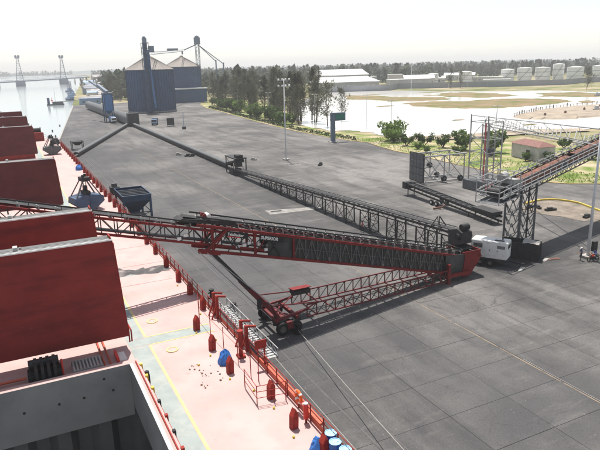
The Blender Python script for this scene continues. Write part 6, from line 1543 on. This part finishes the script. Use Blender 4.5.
# ================================================================== PEOPLE AND MOTORCYCLE
def person(loc, rz, J, rad, regions, label):
    """J: joint name -> xyz; skinned surface; regions: function(point)->material name"""
    edges = [('pelvis', 'belly'), ('belly', 'chest'), ('chest', 'neck'), ('neck', 'head'), ('head', 'crown')]
    for s in 'lr': edges += [('pelvis', 'hip'+s), ('hip'+s, 'knee'+s), ('knee'+s, 'ank'+s), ('ank'+s, 'toe'+s), ('chest', 'sho'+s), ('sho'+s, 'elb'+s), ('elb'+s, 'wri'+s), ('wri'+s, 'palm'+s)]
    for s in 'lr':
        w, p = Vector(J['wri'+s]), Vector(J['palm'+s]); d = (p-w).normalized(); sd_ = d.cross(Vector((0, 0, 1)) if abs(d.z) < .9 else Vector((1, 0, 0))).normalized()
        for i, (o, l) in enumerate(((-.03, .07), (-.01, .085), (.01, .08), (.03, .065))):
            J['f%d%s' % (i, s)] = tuple(p+sd_*o*1.2+d*l); edges.append(('palm'+s, 'f%d%s' % (i, s)))
        J['th'+s] = tuple(w+d*.03+sd_*.07); edges.append(('wri'+s, 'th'+s))
    names = list(J); me = bpy.data.meshes.new('p'); me.from_pydata([J[n] for n in names], [(names.index(a), names.index(b_)) for a, b_ in edges], []); me.update()
    ob = bpy.data.objects.new('p', me); COL.objects.link(ob)
    m = ob.modifiers.new('s', 'SKIN'); sub = ob.modifiers.new('u', 'SUBSURF'); sub.levels = 1
    for i, n in enumerate(names):
        k = n.rstrip('lr') if n not in ('pelvis', 'belly', 'chest', 'neck', 'head', 'crown') else n
        r = rad.get(k, .012); me.skin_vertices[0].data[i].radius = (r, r); me.skin_vertices[0].data[i].use_root = (n == 'pelvis')
    bpy.context.view_layer.update()
    nm = bpy.data.meshes.new_from_object(ob.evaluated_get(bpy.context.evaluated_depsgraph_get())); bpy.data.objects.remove(ob)
    ml = []
    for p in nm.polygons:
        k = regions(p.center)
        if k not in ml: ml.append(k)
        p.material_index = ml.index(k); p.use_smooth = True
    nm.materials.clear()
    for k in ml: nm.materials.append(MATS[k])
    idx = [ml.index(regions(p.center)) for p in nm.polygons]
    for p, i in zip(nm.polygons, idx): p.material_index = i
    t = thing('person', loc, label, 'person'); bo = bpy.data.objects.new('body', nm); COL.objects.link(bo); bo.parent = t; bo.rotation_euler = (0, 0, rz)
    return t, bo
RAD = dict(pelvis=.15, belly=.145, chest=.17, neck=.06, head=.095, crown=.085, hip=.095, knee=.062, ank=.045, toe=.04, sho=.07, elb=.047, wri=.033, palm=.036, f0=.01, f1=.01, f2=.01, f3=.01, th=.011)
def stand(step=.0, arm=0.):
    J = dict(pelvis=(0, 0, .95), belly=(0, 0, 1.12), chest=(0, 0, 1.34), neck=(0, 0, 1.5), head=(.02, 0, 1.6), crown=(.02, 0, 1.67))
    for s, q in (('l', 1), ('r', -1)):
        J.update({'hip'+s: (0, .1*q, .88), 'knee'+s: (.04+step*.5*q, .11*q, .48), 'ank'+s: (step*q, .11*q, .07), 'toe'+s: (step*q+.15, .12*q, .04), 'sho'+s: (0, .2*q, 1.42), 'elb'+s: (.02+arm*.2-step*.3*q, .25*q, 1.14), 'wri'+s: (.08+arm*.42-step*.5*q, .24*q, .92+arm*.18), 'palm'+s: (.1+arm*.5-step*.5*q, .24*q, .85+arm*.16)})
    return J
def sit():
    J = dict(pelvis=(0, 0, .86), belly=(.02, 0, 1.02), chest=(.06, 0, 1.24), neck=(.08, 0, 1.4), head=(.11, 0, 1.5), crown=(.11, 0, 1.57))
    for s, q in (('l', 1), ('r', -1)):
        J.update({'hip'+s: (.05, .12*q, .8), 'knee'+s: (.42, .24*q, .72), 'ank'+s: (.34, .27*q, .3), 'toe'+s: (.48, .28*q, .27), 'sho'+s: (.06, .2*q, 1.32), 'elb'+s: (.22, .28*q, 1.1), 'wri'+s: (.46, .3*q, 1.06), 'palm'+s: (.53, .3*q, 1.06)})
    return J
def reg(shirt, trous, hz):
    def f(p):
        if p.z > hz+.13: return 'hair'
        if p.z > hz: return 'skin'
        if abs(p.y) > .21 and p.z < hz-.32: return 'skin' if p.z > .75 else trous
        if p.z < .1: return 'black'
        return shirt if p.z > hz-.56 else trous
    return f
def face(t, bo, hz, cap=None):
    for nm, M_, pts in (('hair_cap', 'hair', None),):
        mb = MB(); cx = .02 if hz > 1.45 else .11
        mb.lathe([(.112, hz+.10), (.115, hz+.15), (.09, hz+.22), (0, hz+.25)], 14, (cx-.015, 0, 0))
        if cap: mb.box(cx+.07, cx+.2, -.08, .08, hz+.12, hz+.135)
        me = mb.mesh('hair_cap', cap or 'hair'); o = bpy.data.objects.new('cap' if cap else 'hair', me); COL.objects.link(o); o.parent = t; o.rotation_euler = bo.rotation_euler
    mb = MB(); cx = .02 if hz > 1.45 else .11
    mb.lathe([(0, 0), (.018, .0), (.012, .045), (0, .05)], 8, (cx+.1, 0, hz+.045)); mb.box(cx+.095, cx+.1, -.03, .03, hz+.012, hz+.022)
    for s in (-1, 1): mb.box(cx+.09, cx+.1, s*.04-.014, s*.04+.014, hz+.09, hz+.102); mb.box(cx-.03, cx+.02, s*.1-.012, s*.1+.012, hz+.04, hz+.1)
    me = mb.mesh('face', 'skin'); o = bpy.data.objects.new('face', me); COL.objects.link(o); o.parent = t; o.rotation_euler = bo.rotation_euler
t, bo = person((63.6, 48.35, 0), R(150), stand(.05, .6), RAD, reg('cloth_navy', 'trousers', 1.52), 'man in navy shirt and white cap standing beside the motorcycle'); face(t, bo, 1.52, 'cap_white')
t, bo = person((64.95, 47.35, 0), R(170), sit(), RAD, reg('cloth_blue', 'trousers', 1.42), 'man in blue top sitting on the motorcycle by the mast'); face(t, bo, 1.42)
t, bo = person((46.9, 73.9, 0), R(-60), stand(.22), RAD, reg('cloth_red', 'trousers', 1.52), 'person in a red shirt walking below the trestle conveyor'); face(t, bo, 1.52)
mc = thing('motorcycle', (64.6, 47.45, 0), 'small dark motorcycle with orange and white fairing parked below the mast', 'motorcycle')
MM = Matrix.Translation((64.7, 47.4, 0)) @ Matrix.Rotation(R(170), 4, 'Z')
for x in (-.62, .66):
    mb = MB(); mb.M = MM @ Matrix.Translation((x, 0, .3)) @ Matrix.Rotation(R(90), 4, 'Z'); torus(mb, (0, 0, 0), .25, .05, 20, 8); w = mb.build('wheel', 'tyre', mc, smooth=True, recalc=True)
    mb = MB(); mb.M = MM; mb.tube((x, -.05, .3), (x, .05, .3), .06)
    for k in range(6): a = k*1.047; mb.bar((x, 0, .3), (x+.23*math.cos(a), 0, .3+.23*math.sin(a)), .012)
    mb.build('spokes', 'galvanised', w)
mb = MB(); mb.M = MM; loft(mb, [[(.32, -.1, .62), (.32, .1, .62), (.32, .1, .85), (.32, -.1, .85)], [(-.05, -.12, .6), (-.05, .12, .6), (-.05, .11, .8), (-.05, -.11, .8)]]); mb.build('fuel_tank', 'bright_red', mc, recalc=True)
mb = MB(); mb.M = MM; mb.box(-.75, -.02, -.12, .12, .7, .8); mb.build('seat', 'black', mc)
mb = MB(); mb.M = MM; mb.box(-.2, .25, -.13, .13, .28, .58); mb.tube((-.1, .16, .3), (-.8, .17, .36), .04); mb.build('engine', 'dark_steel', mc)
mb = MB(); mb.M = MM
for s in (-.07, .07): mb.tube((.66, s, .3), (.45, s, .95), .022)
mb.tube((.43, -.34, 1.02), (.43, .34, 1.02), .018); mb.bar((.45, 0, .75), (-.6, 0, .6), .05); mb.build('fork_and_frame', 'dark_steel', mc)
mb = MB(); mb.M = MM; mb.tube((.5, 0, .88), (.6, 0, .88), .09, .1, n=12); mb.build('headlight', 'white_paint', mc)
mb = MB(); mb.M = MM; mb.box(.5, .85, -.06, .06, .58, .62); mb.box(.55, .62, -.16, .16, .92, 1.12); mb.build('mudguard', 'tan_tarp', mc)

# ================================================================== HAZE
mb = MB(); mb.box(-4900, 4900, -1300, 4900, -6.5, 68)
hz = mb.mesh('haze', 'black'); hz.materials.clear()
hm = bpy.data.materials.new('haze'); hm.use_nodes = True; n = hm.node_tree
n.nodes.remove(n.nodes['Principled BSDF'])
pv = n.nodes.new('ShaderNodeVolumePrincipled'); pv.inputs['Density'].default_value = HAZE_DENSITY; pv.inputs['Color'].default_value = (.97, .985, 1, 1); pv.inputs['Anisotropy'].default_value = 0
n.links.new(pv.outputs[0], n.nodes['Material Output'].inputs['Volume']); hz.materials.append(hm)
ho = bpy.data.objects.new('haze', hz); COL.objects.link(ho); ho['kind'] = 'stuff'
